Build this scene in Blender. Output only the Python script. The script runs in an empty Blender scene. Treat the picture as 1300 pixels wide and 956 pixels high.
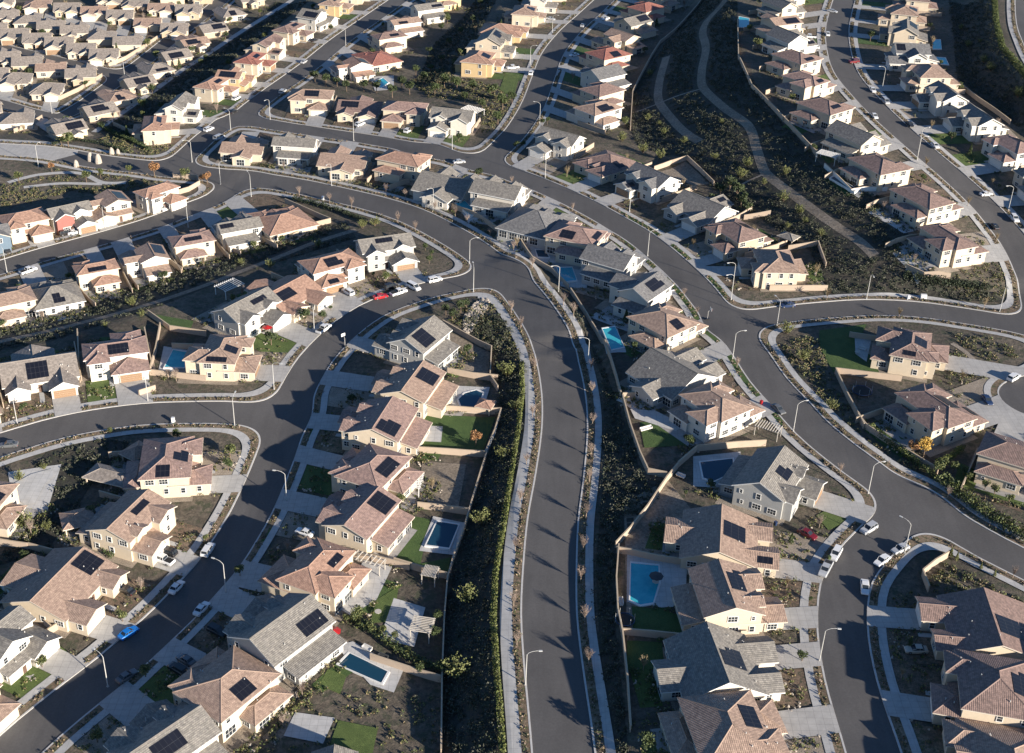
import bpy, math, random
import numpy as np
from mathutils import Vector, Matrix
from mathutils.geometry import delaunay_2d_cdt
random.seed(7)
RNG = np.random.default_rng(7)
PI = math.pi
scene = bpy.context.scene
COL = scene.collection

# ------------------------------------------------------------------ camera
F = 1650.0; PCX, PCY = 650.0, 433.0; CAMH = 188.0
PITCH = math.radians(30.0); ROLL = math.radians(2.2)
_f0 = Vector((0, math.cos(PITCH), -math.sin(PITCH)))
_u0 = Vector((0, math.sin(PITCH), math.cos(PITCH)))
_r0 = Vector((1, 0, 0))
CR = math.cos(ROLL)*_r0 + math.sin(ROLL)*_u0
CU = -math.sin(ROLL)*_r0 + math.cos(ROLL)*_u0
CPOS = Vector((0, 0, CAMH))
cam_d = bpy.data.cameras.new('camera'); cam = bpy.data.objects.new('camera', cam_d); COL.objects.link(cam)
M = Matrix(((CR.x, CU.x, -_f0.x), (CR.y, CU.y, -_f0.y), (CR.z, CU.z, -_f0.z))).to_4x4()
M.translation = CPOS
cam.matrix_world = M
cam_d.sensor_width = 36; cam_d.sensor_fit = 'HORIZONTAL'; cam_d.lens = 36*F/1300
cam_d.shift_y = -(478-PCY)/1300
cam_d.clip_start = 1; cam_d.clip_end = 20000
scene.camera = cam

def ray(px, py):
    d = CR*((px-PCX)/F) + CU*(-(py-PCY)/F) + _f0
    return d
def unz(px, py, z):                    # where the sight line meets height z
    d = ray(px, py); t = (z-CAMH)/d.z
    return Vector((d.x*t, d.y*t, z))

# ------------------------------------------------------------------ terrain
TL = [
 [(640,1010,0),(632,900,0),(630,840,0),(632,780,0),(640,700,0),(655,610,0),(663,540,0),(664,470,0),(655,420,0),(640,385,0)],
 [(600,342,-.4),(540,307,-1.5),(480,287,-2.5),(420,264,-3.5),(350,250,-5),(300,243,-6),(200,230,-7),(100,217,-8),(-40,210,-8)],
 [(775,1010,0),(764,880,0),(757,800,0),(752,720,0),(759,640,0),(766,560,0),(765,500,0),(755,440,0),(735,395,0),(705,360,0),(670,328,0),(620,293,0),(570,268,-.7),(500,245,-2),(420,226,-3.5),(330,211,-5),(260,203,-6),(150,190,-7),(-40,172,-8)],
 [(812,1010,2.2),(796,866,2.2),(786,780,2.2),(783,700,2.2),(822,606,2.4),(800,545,2.6),(788,500,2.8),(770,455,2.8),(748,415,2.6),(722,380,2.4),(690,348,2),(650,305,1.5),(600,272,1.2)],
 [(540,190,0),(640,218,1.2),(740,256,2.4),(845,325,3),(930,420,3),(1005,515,3),(1110,606,3),(1210,668,3),(1310,722,3),(1420,770,3)],
 [(930,680,2.6),(1070,780,2.9),(900,866,2.3),(1000,960,2.3)],[(1250,850,3.6),(1420,900,4)],[(1420,1100,4),(1000,1120,4),(800,1120,4)],
 [(735,165,2),(800,203,3),(850,207,3.2),(905,247,3.6),(960,292,3.6),(1010,332,3.6),(1042,366,3.6)],
 [(808,150,2.6),(803,110,2.6),(815,78,2.6),(840,52,2.6),(870,20,2.6),(892,-15,2.6)],
 [(925,-20,20),(935,20,20),(938,50,20),(943,80,20),(962,112,19.5),(985,142,19),(1010,168,18),(1042,200,17),(1062,222,16),(1092,246,15),(1122,272,13.5),(1150,312,12),(1182,343,10.5)],
 [(1075,-20,20),(1064,60,20),(1100,125,19),(1170,188,16.5),(1240,240,13.5),(1300,310,9.5),(1332,395,6.3)],
 [(1190,0,20),(1195,50,20),(1210,95,19.5),(1262,142,18),(1310,168,16.5),(1380,230,14)],
 [(990,399,3.2),(1040,395,3.5),(1160,392,4.3),(1290,411,5.3),(1400,440,6)],
 [(1040,378,3.7),(1150,372,4.5),(1270,382,5.6)],[(1190,350,9.6),(1250,352,9)],[(1262,300,9.8),(1280,340,8)],
 [(1222,0,20.5),(1222,50,20.5),(1235,95,20),(1290,140,18.5)],
 [(1258,-15,29),(1260,30,29),(1270,62,29),(1302,97,29),(1360,135,28)],[(1306,20,29),(1420,90,29)],
 [(1050,430,3.8),(1060,520,3.6),(1120,580,3.6),(1250,560,4.6),(1290,500,4.8),(1200,440,4.8),(1250,435,5),(1300,620,4)],
 [(985,440,3),(1010,470,3),(1060,525,3),(1100,560,3),(1200,640,3)],
 [(560,1010,-6),(562,866,-6),(568,770,-5.8),(588,680,-5),(602,640,-4.4),(622,575,-3.8),(632,530,-3.4),(625,470,-2.8),(600,428,-1.8),(572,402,-1.2)],
 [(600,358,-.4),(545,367,-1),(455,405,-2.4),(402,455,-3.8),(365,535,-5.4),(336,615,-7),(285,708,-8.3),(222,780,-9),(150,845,-9.4),(60,915,-9.5),(0,1010,-9.5)],
 [(280,521,-5.2),(140,530,-5.4),(30,556,-5.6),(-60,580,-5.6)],[(0,480,-4.6)],[(0,700,-8)],[(100,620,-6.6)],[(170,660,-7)],[(220,590,-6)],[(100,740,-8)],[(-60,820,-8.5)],[(200,950,-8.8)],[(270,862,-7)],[(330,790,-6)],[(385,710,-5.4)],[(430,640,-4.6)],[(460,560,-3.9)],[(490,480,-2.8)],[(350,900,-6.3)],[(450,1010,-6)],[(480,780,-5.4)],[(500,600,-4.2)],[(520,500,-3)],
 [(-60,466,-4.4),(0,446,-4.4),(80,428,-4.3),(150,408,-4),(210,387,-4),(270,363,-3.5),(330,341,-3.2),(390,319,-3),(440,301,-2.6)],
 [(-60,428,-9),(0,414,-9),(50,404,-9),(110,390,-9),(175,367,-8.5),(230,344,-8),(290,323,-7.4),(340,306,-6.4),(400,286,-5)],
 [(-60,350,-9.2),(0,340,-9),(130,303,-9),(235,268,-8),(290,243,-6.5)],[(0,255,-9),(100,243,-8.6),(200,242,-7.6)],
 [(480,178,-2),(420,170,-3),(360,161,-4),(293,155,-5.5),(245,190,-6.5)],[(450,212,-2.6)],[(350,198,-4.6)],
 [(345,118,-5.5),(390,84,-5.5),(432,50,-5.5),(480,20,-5.5),(520,-20,-5.5)],[(470,98,-5.5),(510,75,-5.5),(540,48,-5.5),(575,15,-5.5),(600,-15,-5.5)],
 [(530,108,-4.5),(560,60,-5.2),(595,20,-5.4),(622,-15,-5.4)],[(555,105,-1.6),(585,85,0),(603,50,1),(628,20,1.2),(650,-15,1.2)],
 [(655,165,0.6),(684,108,1),(722,40,2),(775,-15,2)],[(620,165,-.4),(600,130,-.6)],[(480,140,-3.4),(540,130,-2.6)],
 [(330,62,-6),(300,92,-6),(400,15,-6)],[(180,172,-7),(240,112,-7),(290,72,-7),(342,35,-7),(392,0,-7),(420,-20,-7)],
 [(128,172,-9.5),(205,117,-11),(262,76,-11.5),(342,26,-11.5),(392,-12,-11.5)],
 [(0,131,-12),(75,147,-12),(150,100,-12),(225,42,-12),(300,-10,-12)],[(-40,56,-12),(140,88,-12)],[(0,0,-12)],[(0,168,-10),(80,170,-10)],
]
_pts = []
for L in TL:
    P = [unz(*p) for p in L]
    if len(P) == 1: _pts.append(P[0]); continue
    for a, b in zip(P, P[1:]):
        n = max(1, int((b-a).length/7))
        for i in range(n): _pts.append(a.lerp(b, i/n))
    _pts.append(P[-1])
X0, X1, Y0, Y1 = -390.0, 390.0, 90.0, 860.0
for x, y, z in ((X0-60, Y0-60, -6), (0, Y0-60, 0), (X1+60, Y0-60, 4), (X0-60, 300, -9), (X0-60, 560, -12), (X0-60, Y1+60, -12), (-150, Y1+60, -10), (0, Y1+60, 1), (120, Y1+60, 10), (X1+60, Y1+60, 25), (X1+60, 300, 5), (X1+60, 450, 14)):
    _pts.append(Vector((x, y, z)))
_seen = {}
for p in _pts: _seen[(round(p.x, 1), round(p.y, 1))] = p.z
_v2 = [Vector(k) for k in _seen]; _z = list(_seen.values())
_cv, _ce, _cf, _ov, _, _ = delaunay_2d_cdt(_v2, [], [], 0, 0.01, True)
_zz = [(_z[o[0]] if o else 0) for o in _ov]
GS = 2.5
gx = np.arange(X0, X1+.01, GS); gy = np.arange(Y0, Y1+.01, GS)
HZ = np.full((len(gy), len(gx)), np.nan)
for f in _cf:
    a, b, c = f[:3]
    ax, ay = _cv[a]; bx, by = _cv[b]; cx, cy = _cv[c]
    i0 = max(0, int(math.floor((min(ax, bx, cx)-X0)/GS))); i1 = min(len(gx)-1, int(math.ceil((max(ax, bx, cx)-X0)/GS)))
    j0 = max(0, int(math.floor((min(ay, by, cy)-Y0)/GS))); j1 = min(len(gy)-1, int(math.ceil((max(ay, by, cy)-Y0)/GS)))
    if i1 < i0 or j1 < j0: continue
    den = (by-cy)*(ax-cx)+(cx-bx)*(ay-cy)
    if abs(den) < 1e-9: continue
    XX, YY = np.meshgrid(gx[i0:i1+1], gy[j0:j1+1])
    l1 = ((by-cy)*(XX-cx)+(cx-bx)*(YY-cy))/den
    l2 = ((cy-ay)*(XX-cx)+(ax-cx)*(YY-cy))/den
    l3 = 1-l1-l2
    m = (l1 > -1e-6) & (l2 > -1e-6) & (l3 > -1e-6)
    sub = HZ[j0:j1+1, i0:i1+1]
    sub[m] = (l1*_zz[a]+l2*_zz[b]+l3*_zz[c])[m]
HZ[np.isnan(HZ)] = -6
def blur(A):
    P = np.pad(A, 1, mode='edge')
    return (P[:-2, 1:-1]+P[2:, 1:-1]+P[1:-1, :-2]+P[1:-1, 2:]+2*P[1:-1, 1:-1])/6
HZ = blur(HZ)
def bil(A, x, y, gs=GS, x0=X0, y0=Y0):
    fx = min(max((x-x0)/gs, 0), A.shape[1]-1.001); fy = min(max((y-y0)/gs, 0), A.shape[0]-1.001)
    i = int(fx); j = int(fy); u = fx-i; v = fy-j
    return float((A[j, i]*(1-u)+A[j, i+1]*u)*(1-v)+(A[j+1, i]*(1-u)+A[j+1, i+1]*u)*v)
def hz(x, y): return bil(HZ, x, y)
def bilv(A, x, y, gs, x0=X0, y0=Y0):
    fx = np.clip((x-x0)/gs, 0, A.shape[1]-1.001); fy = np.clip((y-y0)/gs, 0, A.shape[0]-1.001)
    i = fx.astype(int); j = fy.astype(int); u = fx-i; v = fy-j
    return (A[j, i]*(1-u)+A[j, i+1]*u)*(1-v)+(A[j+1, i]*(1-u)+A[j+1, i+1]*u)*v
def at(px, py, up=0.0):                # the spot on the ground (raised by up) that the sight line meets
    d = ray(px, py)
    t = (34+up-CAMH)/d.z; t1 = (-14+up-CAMH)/d.z
    prev = t; n = 24
    for k in range(1, n+1):
        tt = t+(t1-t)*k/n
        if CAMH+d.z*tt <= hz(d.x*tt, d.y*tt)+up:
            lo, hi = prev, tt
            for _ in range(9):
                m = (lo+hi)/2
                if CAMH+d.z*m <= hz(d.x*m, d.y*m)+up: hi = m
                else: lo = m
            x, y = d.x*hi, d.y*hi
            return Vector((x, y, hz(x, y)))
        prev = tt
    x, y = d.x*t1, d.y*t1
    return Vector((x, y, hz(x, y)))

# ------------------------------------------------------------------ roads as a distance field
ROADS = [
 (5.75, [(724,1040),(716,960),(708,890),(702,840),(697,780),(698,720),(702,660),(711,600),(717,540),(714,490),(702,440),(683,400),(652,360),(612,325),(565,295),(520,273),(480,260),(440,250),(380,237),(320,228),(260,221),(190,213),(130,206),(60,194),(0,190),(-60,186)]),
 (5.0, [(640,345),(590,359),(545,368),(488,387),(455,405),(425,430),(402,455),(386,480),(374,505),(365,535),(350,580),(336,615),(320,650),(300,685),(275,722),(250,750),(222,780),(190,810),(150,845),(105,880),(50,925),(-10,980)]),
 (5.0, [(352,528),(330,527),(280,524),(200,525),(140,531),(80,542),(30,556),(-40,578)]),
 (5.0, [(-50,354),(0,340),(60,322),(130,303),(190,285),(235,268),(275,252),(305,230)]),
 (5.2, [(540,190),(590,203),(640,218),(690,237),(740,260),(780,282),(812,301),(846,328),(880,360),(903,388),(930,420),(952,448),(975,482),(1005,515),(1032,545),(1065,573),(1110,606),(1160,637),(1210,668),(1260,697),(1310,722),(1390,762)]),
 (4.8, [(540,190),(480,179),(420,170),(360,161),(300,153),(270,168),(245,190),(222,212)]),
 (5.0, [(300,153),(335,125),(392,84),(434,50),(480,18),(520,-10)]),
 (5.0, [(615,206),(640,184),(662,158),(678,130),(690,98),(702,68),(724,40),(748,18),(780,-12)]),
 (5.0, [(1078,-20),(1066,20),(1063,50),(1072,88),(1095,119),(1125,150),(1170,190),(1205,220),(1238,250),(1266,280),(1290,310),(1310,350),(1325,410)]),
 (4.9, [(930,412),(960,405),(990,400),(1040,395),(1100,391),(1160,393),(1220,401),(1290,413),(1380,432)]),
 (9.0, [(1316,506),(1330,506)]), (5.0, [(1316,506),(1350,470),(1370,430)]),
 (5.0, [(1160,640),(1132,668),(1100,700),(1078,730),(1070,765),(1070,805),(1076,845),(1086,885),(1110,960),(1130,1040)]),
 (7.0, [(1308,-20),(1310,20),(1318,50),(1345,95),(1400,140)]),
 (4.0, [(-40,52),(0,60),(70,76),(120,88),(155,96)]),
 (4.2, [(-40,122),(0,132),(40,143),(75,148),(105,134),(150,102),(185,76),(225,44),(270,10),(295,-12)]),
]
LANES = []
for hw, L in ROADS:
    P = [at(*p) for p in L]
    Q = []
    for i in range(len(P)-1):
        p0 = P[max(i-1, 0)]; p1 = P[i]; p2 = P[i+1]; p3 = P[min(i+2, len(P)-1)]
        n = max(2, int((p2-p1).length/4))
        for k in range(n):
            t = k/n
            q = 0.5*((2*p1)+(p2-p0)*t+(2*p0-5*p1+4*p2-p3)*t*t+(3*p1-p0-3*p2+p3)*t**3)
            Q.append((q.x, q.y))
    Q.append((P[-1].x, P[-1].y))
    LANES.append((hw, Q))
SG = 1.0
sx = np.arange(X0, X1+.01, SG); sy = np.arange(Y0, Y1+.01, SG)
SX, SY = np.meshgrid(sx, sy)
SDF = np.full(SX.shape, 60.0)
for hw, Q in LANES:
    D = np.full(SX.shape, 60.0)
    for a, b in zip(Q, Q[1:]):
        r = 45
        i0 = max(0, int((min(a[0], b[0])-r-X0)/SG)); i1 = min(len(sx), int((max(a[0], b[0])+r-X0)/SG)+1)
        j0 = max(0, int((min(a[1], b[1])-r-Y0)/SG)); j1 = min(len(sy), int((max(a[1], b[1])+r-Y0)/SG)+1)
        if i1 <= i0 or j1 <= j0: continue
        xx = SX[j0:j1, i0:i1]; yy = SY[j0:j1, i0:i1]
        dx, dy = b[0]-a[0], b[1]-a[1]; l2 = dx*dx+dy*dy+1e-9
        t = np.clip(((xx-a[0])*dx+(yy-a[1])*dy)/l2, 0, 1)
        d = np.hypot(xx-a[0]-t*dx, yy-a[1]-t*dy)-hw
        D[j0:j1, i0:i1] = np.minimum(D[j0:j1, i0:i1], d)
    k = 9.0
    h = np.maximum(k-np.abs(SDF-D), 0)/k
    SDF = np.minimum(SDF, D)-h*h*k*0.25
def sdf(x, y): return bil(SDF, x, y, SG)
def toroad(x, y):
    e = 2.0
    gxx = sdf(x+e, y)-sdf(x-e, y); gyy = sdf(x, y+e)-sdf(x, y-e)
    v = Vector((-gxx, -gyy)); 
    return v.normalized() if v.length > 1e-6 else Vector((0, -1))

# ------------------------------------------------------------------ materials
MATS = {}
def newmat(name):
    m = bpy.data.materials.new(name); m.use_nodes = True
    nt = m.node_tree; b = nt.nodes['Principled BSDF']; MATS[name] = m
    return m, nt, b
def ramp(nt, fac, stops):
    r = nt.nodes.new('ShaderNodeValToRGB')
    while len(r.color_ramp.elements) < len(stops): r.color_ramp.elements.new(0.5)
    for e, (p, c) in zip(r.color_ramp.elements, stops):
        e.position = p; e.color = (*c, 1)
    nt.links.new(fac, r.inputs[0]); return r.outputs[0]
def noise(nt, scale, detail=4, rough=.6, coord='Object', dim=None, stretch=None):
    tc = nt.nodes.new('ShaderNodeTexCoord'); n = nt.nodes.new('ShaderNodeTexNoise')
    n.inputs['Scale'].default_value = scale; n.inputs['Detail'].default_value = detail; n.inputs['Roughness'].default_value = rough
    src = tc.outputs[coord]
    if stretch:
        mp = nt.nodes.new('ShaderNodeMapping'); mp.inputs['Scale'].default_value = stretch
        nt.links.new(src, mp.inputs[0]); src = mp.outputs[0]
    nt.links.new(src, n.inputs['Vector']); return n.outputs['Fac']
def mixc(nt, fac, a, b, mode='MIX'):
    m = nt.nodes.new('ShaderNodeMix'); m.data_type = 'RGBA'; m.blend_type = mode
    for s, v in ((m.inputs[0], fac), (m.inputs[6], a), (m.inputs[7], b)):
        if isinstance(v, (int, float)): s.default_value = v
        elif isinstance(v, tuple): s.default_value = (*v, 1)
        else: nt.links.new(v, s)
    return m.outputs[2]
def bump(nt, b, h, strength=.5, dist=.1):
    bp = nt.nodes.new('ShaderNodeBump'); bp.inputs['Strength'].default_value = strength; bp.inputs['Distance'].default_value = dist
    nt.links.new(h, bp.inputs['Height']); nt.links.new(bp.outputs[0], b.inputs['Normal'])
def flat(name, c, rough=.8, var=.12, scale=1.2, metal=0, bmp=0):
    m, nt, b = newmat(name)
    f = noise(nt, scale, 6, .65)
    lo = tuple(x*(1-var) for x in c); hi = tuple(min(1, x*(1+var)) for x in c)
    nt.links.new(ramp(nt, f, [(.3, lo), (.7, hi)]), b.inputs['Base Color'])
    b.inputs['Roughness'].default_value = rough; b.inputs['Metallic'].default_value = metal
    if bmp: bump(nt, b, f, bmp, .1)
    return m
def two(name, a, b_, scale, rough=.9, fine=3.0, c3=None, bmp=.4):
    m, nt, b = newmat(name)
    f1 = noise(nt, scale, 5, .6); f2 = noise(nt, fine, 6, .7)
    ca = ramp(nt, f1, [(.35, a), (.65, b_)])
    col = mixc(nt, .75, ca, ramp(nt, f2, [(.3, (.12, .12, .12)), (.72, (.88, .88, .88))]), 'OVERLAY')
    if c3:
        f3 = noise(nt, fine*.45, 6, .75)
        col = mixc(nt, ramp(nt, f3, [(.5, (0, 0, 0)), (.6, (1, 1, 1))]), col, c3)
    nt.links.new(col, b.inputs['Base Color']); b.inputs['Roughness'].default_value = rough
    if bmp: bump(nt, b, f2, bmp, .25)
    return m
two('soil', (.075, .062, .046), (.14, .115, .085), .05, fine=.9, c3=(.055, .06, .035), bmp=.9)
# asphalt: blotches, lengthwise wear, fine grain
m, nt, b = newmat('asphalt')
col = ramp(nt, noise(nt, .06, 4, .6), [(.3, (.079, .075, .073)), (.7, (.102, .097, .094))])
col = mixc(nt, .6, col, ramp(nt, noise(nt, 2.2, 7, .75), [(.3, (.36, .36, .36)), (.7, (.62, .62, .62))]), 'OVERLAY')
col = mixc(nt, .35, col, ramp(nt, noise(nt, .5, 3, .5, stretch=(1, .12, 1)), [(.35, (.42, .42, .42)), (.65, (.58, .58, .58))]), 'OVERLAY')
col = mixc(nt, ramp(nt, noise(nt, .22, 6, .8), [(.62, (0, 0, 0)), (.75, (.45, .45, .45))]), col, (.05, .046, .044))
nt.links.new(col, b.inputs['Base Color']); b.inputs['Roughness'].default_value = .85
# concrete with joints
def concrete(name, c, j=.66):
    m, nt, b = newmat(name)
    col = ramp(nt, noise(nt, .5, 6, .7), [(.3, tuple(x*.84 for x in c)), (.7, tuple(x*1.1 for x in c))])
    tc = nt.nodes.new('ShaderNodeTexCoord'); br = nt.nodes.new('ShaderNodeTexBrick')
    br.offset = 0; br.inputs['Scale'].default_value = 1; br.inputs['Brick Width'].default_value = 1.6; br.inputs['Row Height'].default_value = 1.6
    br.inputs['Mortar Size'].default_value = .035; br.inputs['Color1'].default_value = (1, 1, 1, 1); br.inputs['Color2'].default_value = (.93, .93, .93, 1); br.inputs['Mortar'].default_value = (j, j, j, 1)
    nt.links.new(tc.outputs['Object'], br.inputs['Vector'])
    nt.links.new(mixc(nt, 1, col, br.outputs['Color'], 'MULTIPLY'), b.inputs['Base Color']); b.inputs['Roughness'].default_value = .85
concrete('concrete', (.46, .45, .43), .72); concrete('drive', (.42, .405, .38)); concrete('patio', (.34, .325, .31)); concrete('pale_patio', (.50, .49, .47))
flat('kerb', (.50, .485, .46), .85)
two('shade_scrub_soil', (.030, .029, .022), (.058, .05, .038), .08, fine=.8, c3=(.035, .04, .024), bmp=.9)  # scrub soil, darkened in colour for the shade on slopes facing away from sun
two('mulch', (.12, .08, .055), (.20, .145, .10), .4, fine=2.5, c3=(.06, .06, .035))
two('gravel', (.24, .20, .155), (.32, .27, .215), .3, fine=5)
two('dirt', (.19, .155, .115), (.26, .215, .165), .12, fine=1.5)
two('verge', (.13, .09, .06), (.24, .18, .12), .25, fine=2.2, c3=(.07, .075, .035))
two('lawn', (.07, .105, .025), (.10, .14, .036), .35, fine=6, bmp=.6)
two('dark_lawn', (.045, .085, .02), (.065, .11, .028), .35, fine=6, bmp=.6)
def leafm(name, a, b_):
    m, nt, b = newmat(name)
    nt.links.new(ramp(nt, noise(nt, .9, 3, .7), [(.3, a), (.7, b_)]), b.inputs['Base Color'])
    b.inputs['Roughness'].default_value = .7
    b.inputs['Subsurface Weight'].default_value = 0
    return m
leafm('leaf_green', (.035, .055, .018), (.075, .10, .032)); leafm('leaf_yellow', (.10, .12, .035), (.18, .185, .065))
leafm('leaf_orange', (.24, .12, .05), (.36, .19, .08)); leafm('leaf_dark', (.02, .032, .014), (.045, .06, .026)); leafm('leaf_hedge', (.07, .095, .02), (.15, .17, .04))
leafm('scrub', (.05, .055, .04), (.095, .095, .065)); leafm('twig', (.24, .175, .14), (.34, .27, .22)); leafm('dry', (.20, .15, .08), (.30, .23, .13)); leafm('leaf_gold', (.42, .26, .05), (.6, .4, .1))
flat('bark', (.16, .115, .08), .9); flat('pale_bark', (.30, .235, .18), .9)
# tiled roofs: courses and per-tile colour come from the roof's own metre-scaled UVs
def tile(name, c1, c2, rib=.25, bw=.42, flat_tile=False):
    m, nt, b = newmat(name)
    uv = nt.nodes.new('ShaderNodeUVMap'); br = nt.nodes.new('ShaderNodeTexBrick')
    br.inputs['Scale'].default_value = 1; br.inputs['Brick Width'].default_value = bw; br.inputs['Row Height'].default_value = .38
    br.inputs['Mortar Size'].default_value = .028; br.inputs['Mortar Smooth'].default_value = .6
    br.inputs['Color1'].default_value = (*c1, 1); br.inputs['Color2'].default_value = (*c2, 1)
    br.inputs['Mortar'].default_value = (*[x*.5 for x in c1], 1)
    nt.links.new(uv.outputs[0], br.inputs['Vector'])
    col = mixc(nt, .55, br.outputs['Color'], ramp(nt, noise(nt, .35, 5, .7), [(.3, (.4, .4, .4)), (.7, (.6, .6, .6))]), 'OVERLAY')
    n2 = nt.nodes.new('ShaderNodeTexNoise'); n2.inputs['Scale'].default_value = 1.4; n2.inputs['Detail'].default_value = 3
    nt.links.new(uv.outputs[0], n2.inputs['Vector'])
    col = mixc(nt, .8, col, ramp(nt, n2.outputs['Fac'], [(.35, (.38, .38, .38)), (.65, (.62, .62, .62))]), 'OVERLAY')
    nt.links.new(col, b.inputs['Base Color']); b.inputs['Roughness'].default_value = .75
    wv = nt.nodes.new('ShaderNodeTexWave'); wv.bands_direction = 'X' if not flat_tile else 'Y'
    wv.inputs['Scale'].default_value = .314/(.36 if not flat_tile else .38)/1.0; wv.inputs['Distortion'].default_value = 0
    nt.links.new(uv.outputs[0], wv.inputs['Vector'])
    bump(nt, b, wv.outputs['Fac'], .8, .045 if not flat_tile else .04)
tile('roof_tan', (.385, .275, .21), (.295, .205, .16)); tile('roof_orange', (.42, .265, .195), (.33, .20, .145)); tile('roof_brown', (.28, .19, .16), (.20, .14, .12))
tile('roof_red', (.34, .145, .11), (.26, .11, .085)); tile('roof_grey', (.255, .235, .205), (.17, .158, .145), flat_tile=True); tile('roof_slate', (.19, .185, .18), (.125, .125, .13), flat_tile=True)
tile('roof_sand', (.30, .26, .225), (.225, .195, .17), flat_tile=True); tile('roof_rose', (.345, .235, .195), (.25, .17, .15))
for n, c in dict(wall_cream=(.56, .475, .36), wall_white=(.61, .565, .49), wall_tan=(.45, .36, .255), wall_grey=(.38, .375, .355), wall_yellow=(.54, .40, .22), wall_sage=(.36, .37, .31), wall_blue=(.12, .17, .22), wall_red=(.30, .12, .10), wall_stone=(.45, .40, .34), trim=(.56, .50, .42), trim_white=(.70, .69, .66), block=(.43, .34, .26), garage_w=(.70, .68, .63), garage_b=(.27, .17, .10), door_b=(.12, .07, .05), wood_slat=(.5, .46, .4)).items():
    flat(n, c, .85, .06, .8)
flat('rock', (.40, .35, .29), .9, .3, 1.5, 0, .5)
m, nt, b = newmat('glass'); b.inputs['Base Color'].default_value = (.025, .032, .04, 1); b.inputs['Roughness'].default_value = .12
m, nt, b = newmat('solar')
uv = nt.nodes.new('ShaderNodeUVMap'); br = nt.nodes.new('ShaderNodeTexBrick'); br.offset = 0
br.inputs['Scale'].default_value = 1; br.inputs['Brick Width'].default_value = 1.05; br.inputs['Row Height'].default_value = 1.7; br.inputs['Mortar Size'].default_value = .03
br.inputs['Color1'].default_value = (.009, .010, .016, 1); br.inputs['Color2'].default_value = (.012, .014, .022, 1); br.inputs['Mortar'].default_value = (.05, .05, .055, 1)
nt.links.new(uv.outputs[0], br.inputs['Vector']); nt.links.new(br.outputs['Color'], b.inputs['Base Color']); b.inputs['Roughness'].default_value = .3
m, nt, b = newmat('pool_water')
tc = nt.nodes.new('ShaderNodeTexCoord')
nt.links.new(ramp(nt, noise(nt, .6, 3), [(.3, (.03, .33, .42)), (.7, (.06, .42, .50))]), b.inputs['Base Color']); b.inputs['Roughness'].default_value = .08
bump(nt, b, noise(nt, 2.5, 3), .15, .05)
m, nt, b = newmat('deep_water'); b.inputs['Base Color'].default_value = (.012, .05, .085, 1); b.inputs['Roughness'].default_value = .08; bump(nt, b, noise(nt, 2.5, 3), .15, .05)
flat('galv', (.5, .49, .46), .5, .05); flat('lamp_head', (.55, .55, .53), .4, .03)
flat('tyre', (.02, .02, .02), .8); flat('rim', (.35, .35, .36), .35, .05, 1, .6); flat('tail', (.4, .02, .02), .3); flat('headlight', (.75, .75, .72), .2)
def paint(name, c, metal=.0):
    m, nt, b = newmat(name); b.inputs['Base Color'].default_value = (*c, 1); b.inputs['Roughness'].default_value = .32; b.inputs['Metallic'].default_value = metal
    b.inputs['Coat Weight'].default_value = .5
for n, c in dict(white=(.72, .72, .71), black=(.018, .018, .02), red=(.42, .015, .02), maroon=(.16, .012, .018), blue=(.01, .17, .55), silver=(.42, .43, .44), grey=(.12, .125, .13), beige=(.4, .36, .3), navy=(.02, .04, .10)).items(): paint('paint_'+n, c)
flat('canvas', (.55, .56, .55), .9); flat('dark_cloth', (.05, .055, .06), .9); flat('cushion', (.62, .60, .56), .9)

# ------------------------------------------------------------------ mesh builder
class MB:
    def __init__(s): s.v = []; s.f = []; s.m = []; s.uv = None
    def quad(s, a, b, c, d, mi=0):
        n = len(s.v); s.v += [a, b, c, d]; s.f.append((n, n+1, n+2, n+3)); s.m.append(mi)
    def poly(s, pts, mi=0):
        n = len(s.v); s.v += list(pts); s.f.append(tuple(range(n, n+len(pts)))); s.m.append(mi)
    def box(s, x0, x1, y0, y1, z0, z1, mi=0, T=None):
        c = [(x0, y0, z0), (x1, y0, z0), (x1, y1, z0), (x0, y1, z0), (x0, y0, z1), (x1, y0, z1), (x1, y1, z1), (x0, y1, z1)]
        if T: c = [tuple(T @ Vector(p)) for p in c]
        n = len(s.v); s.v += c
        for f in ((0, 3, 2, 1), (4, 5, 6, 7), (0, 1, 5, 4), (1, 2, 6, 5), (2, 3, 7, 6), (3, 0, 4, 7)):
            s.f.append(tuple(n+i for i in f)); s.m.append(mi)
    def tube(s, a, b, r0, r1, k=6, mi=0, cap=True):
        a = Vector(a); b = Vector(b); d = (b-a).normalized()
        u = d.orthogonal().normalized(); w = d.cross(u); n = len(s.v)
        for p, r in ((a, r0), (b, r1)):
            for i in range(k):
                t = 2*PI*i/k; s.v.append(tuple(p+u*(r*math.cos(t))+w*(r*math.sin(t))))
        for i in range(k):
            j = (i+1) % k; s.f.append((n+i, n+j, n+k+j, n+k+i)); s.m.append(mi)
        if cap:
            s.f.append(tuple(n+k+i for i in range(k))); s.m.append(mi); s.f.append(tuple(n+k-1-i for i in range(k))); s.m.append(mi)
    def mesh(s, name, mats):
        me = bpy.data.meshes.new(name); me.from_pydata([tuple(p) for p in s.v], [], s.f)
        for m in mats: me.materials.append(MATS[m])
        if len(mats) > 1: me.polygons.foreach_set('material_index', s.m)
        return me
    def build(s, name, mats, parent=None):
        if isinstance(mats, str): mats = [mats]
        return link(name, s.mesh(name, mats), parent)
def link(name, me, parent=None, loc=None, rot=None):
    o = bpy.data.objects.new(name, me); COL.objects.link(o)
    if parent: o.parent = parent
    if loc is not None: o.location = loc
    if rot is not None: o.rotation_euler = (0, 0, rot)
    return o
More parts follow.
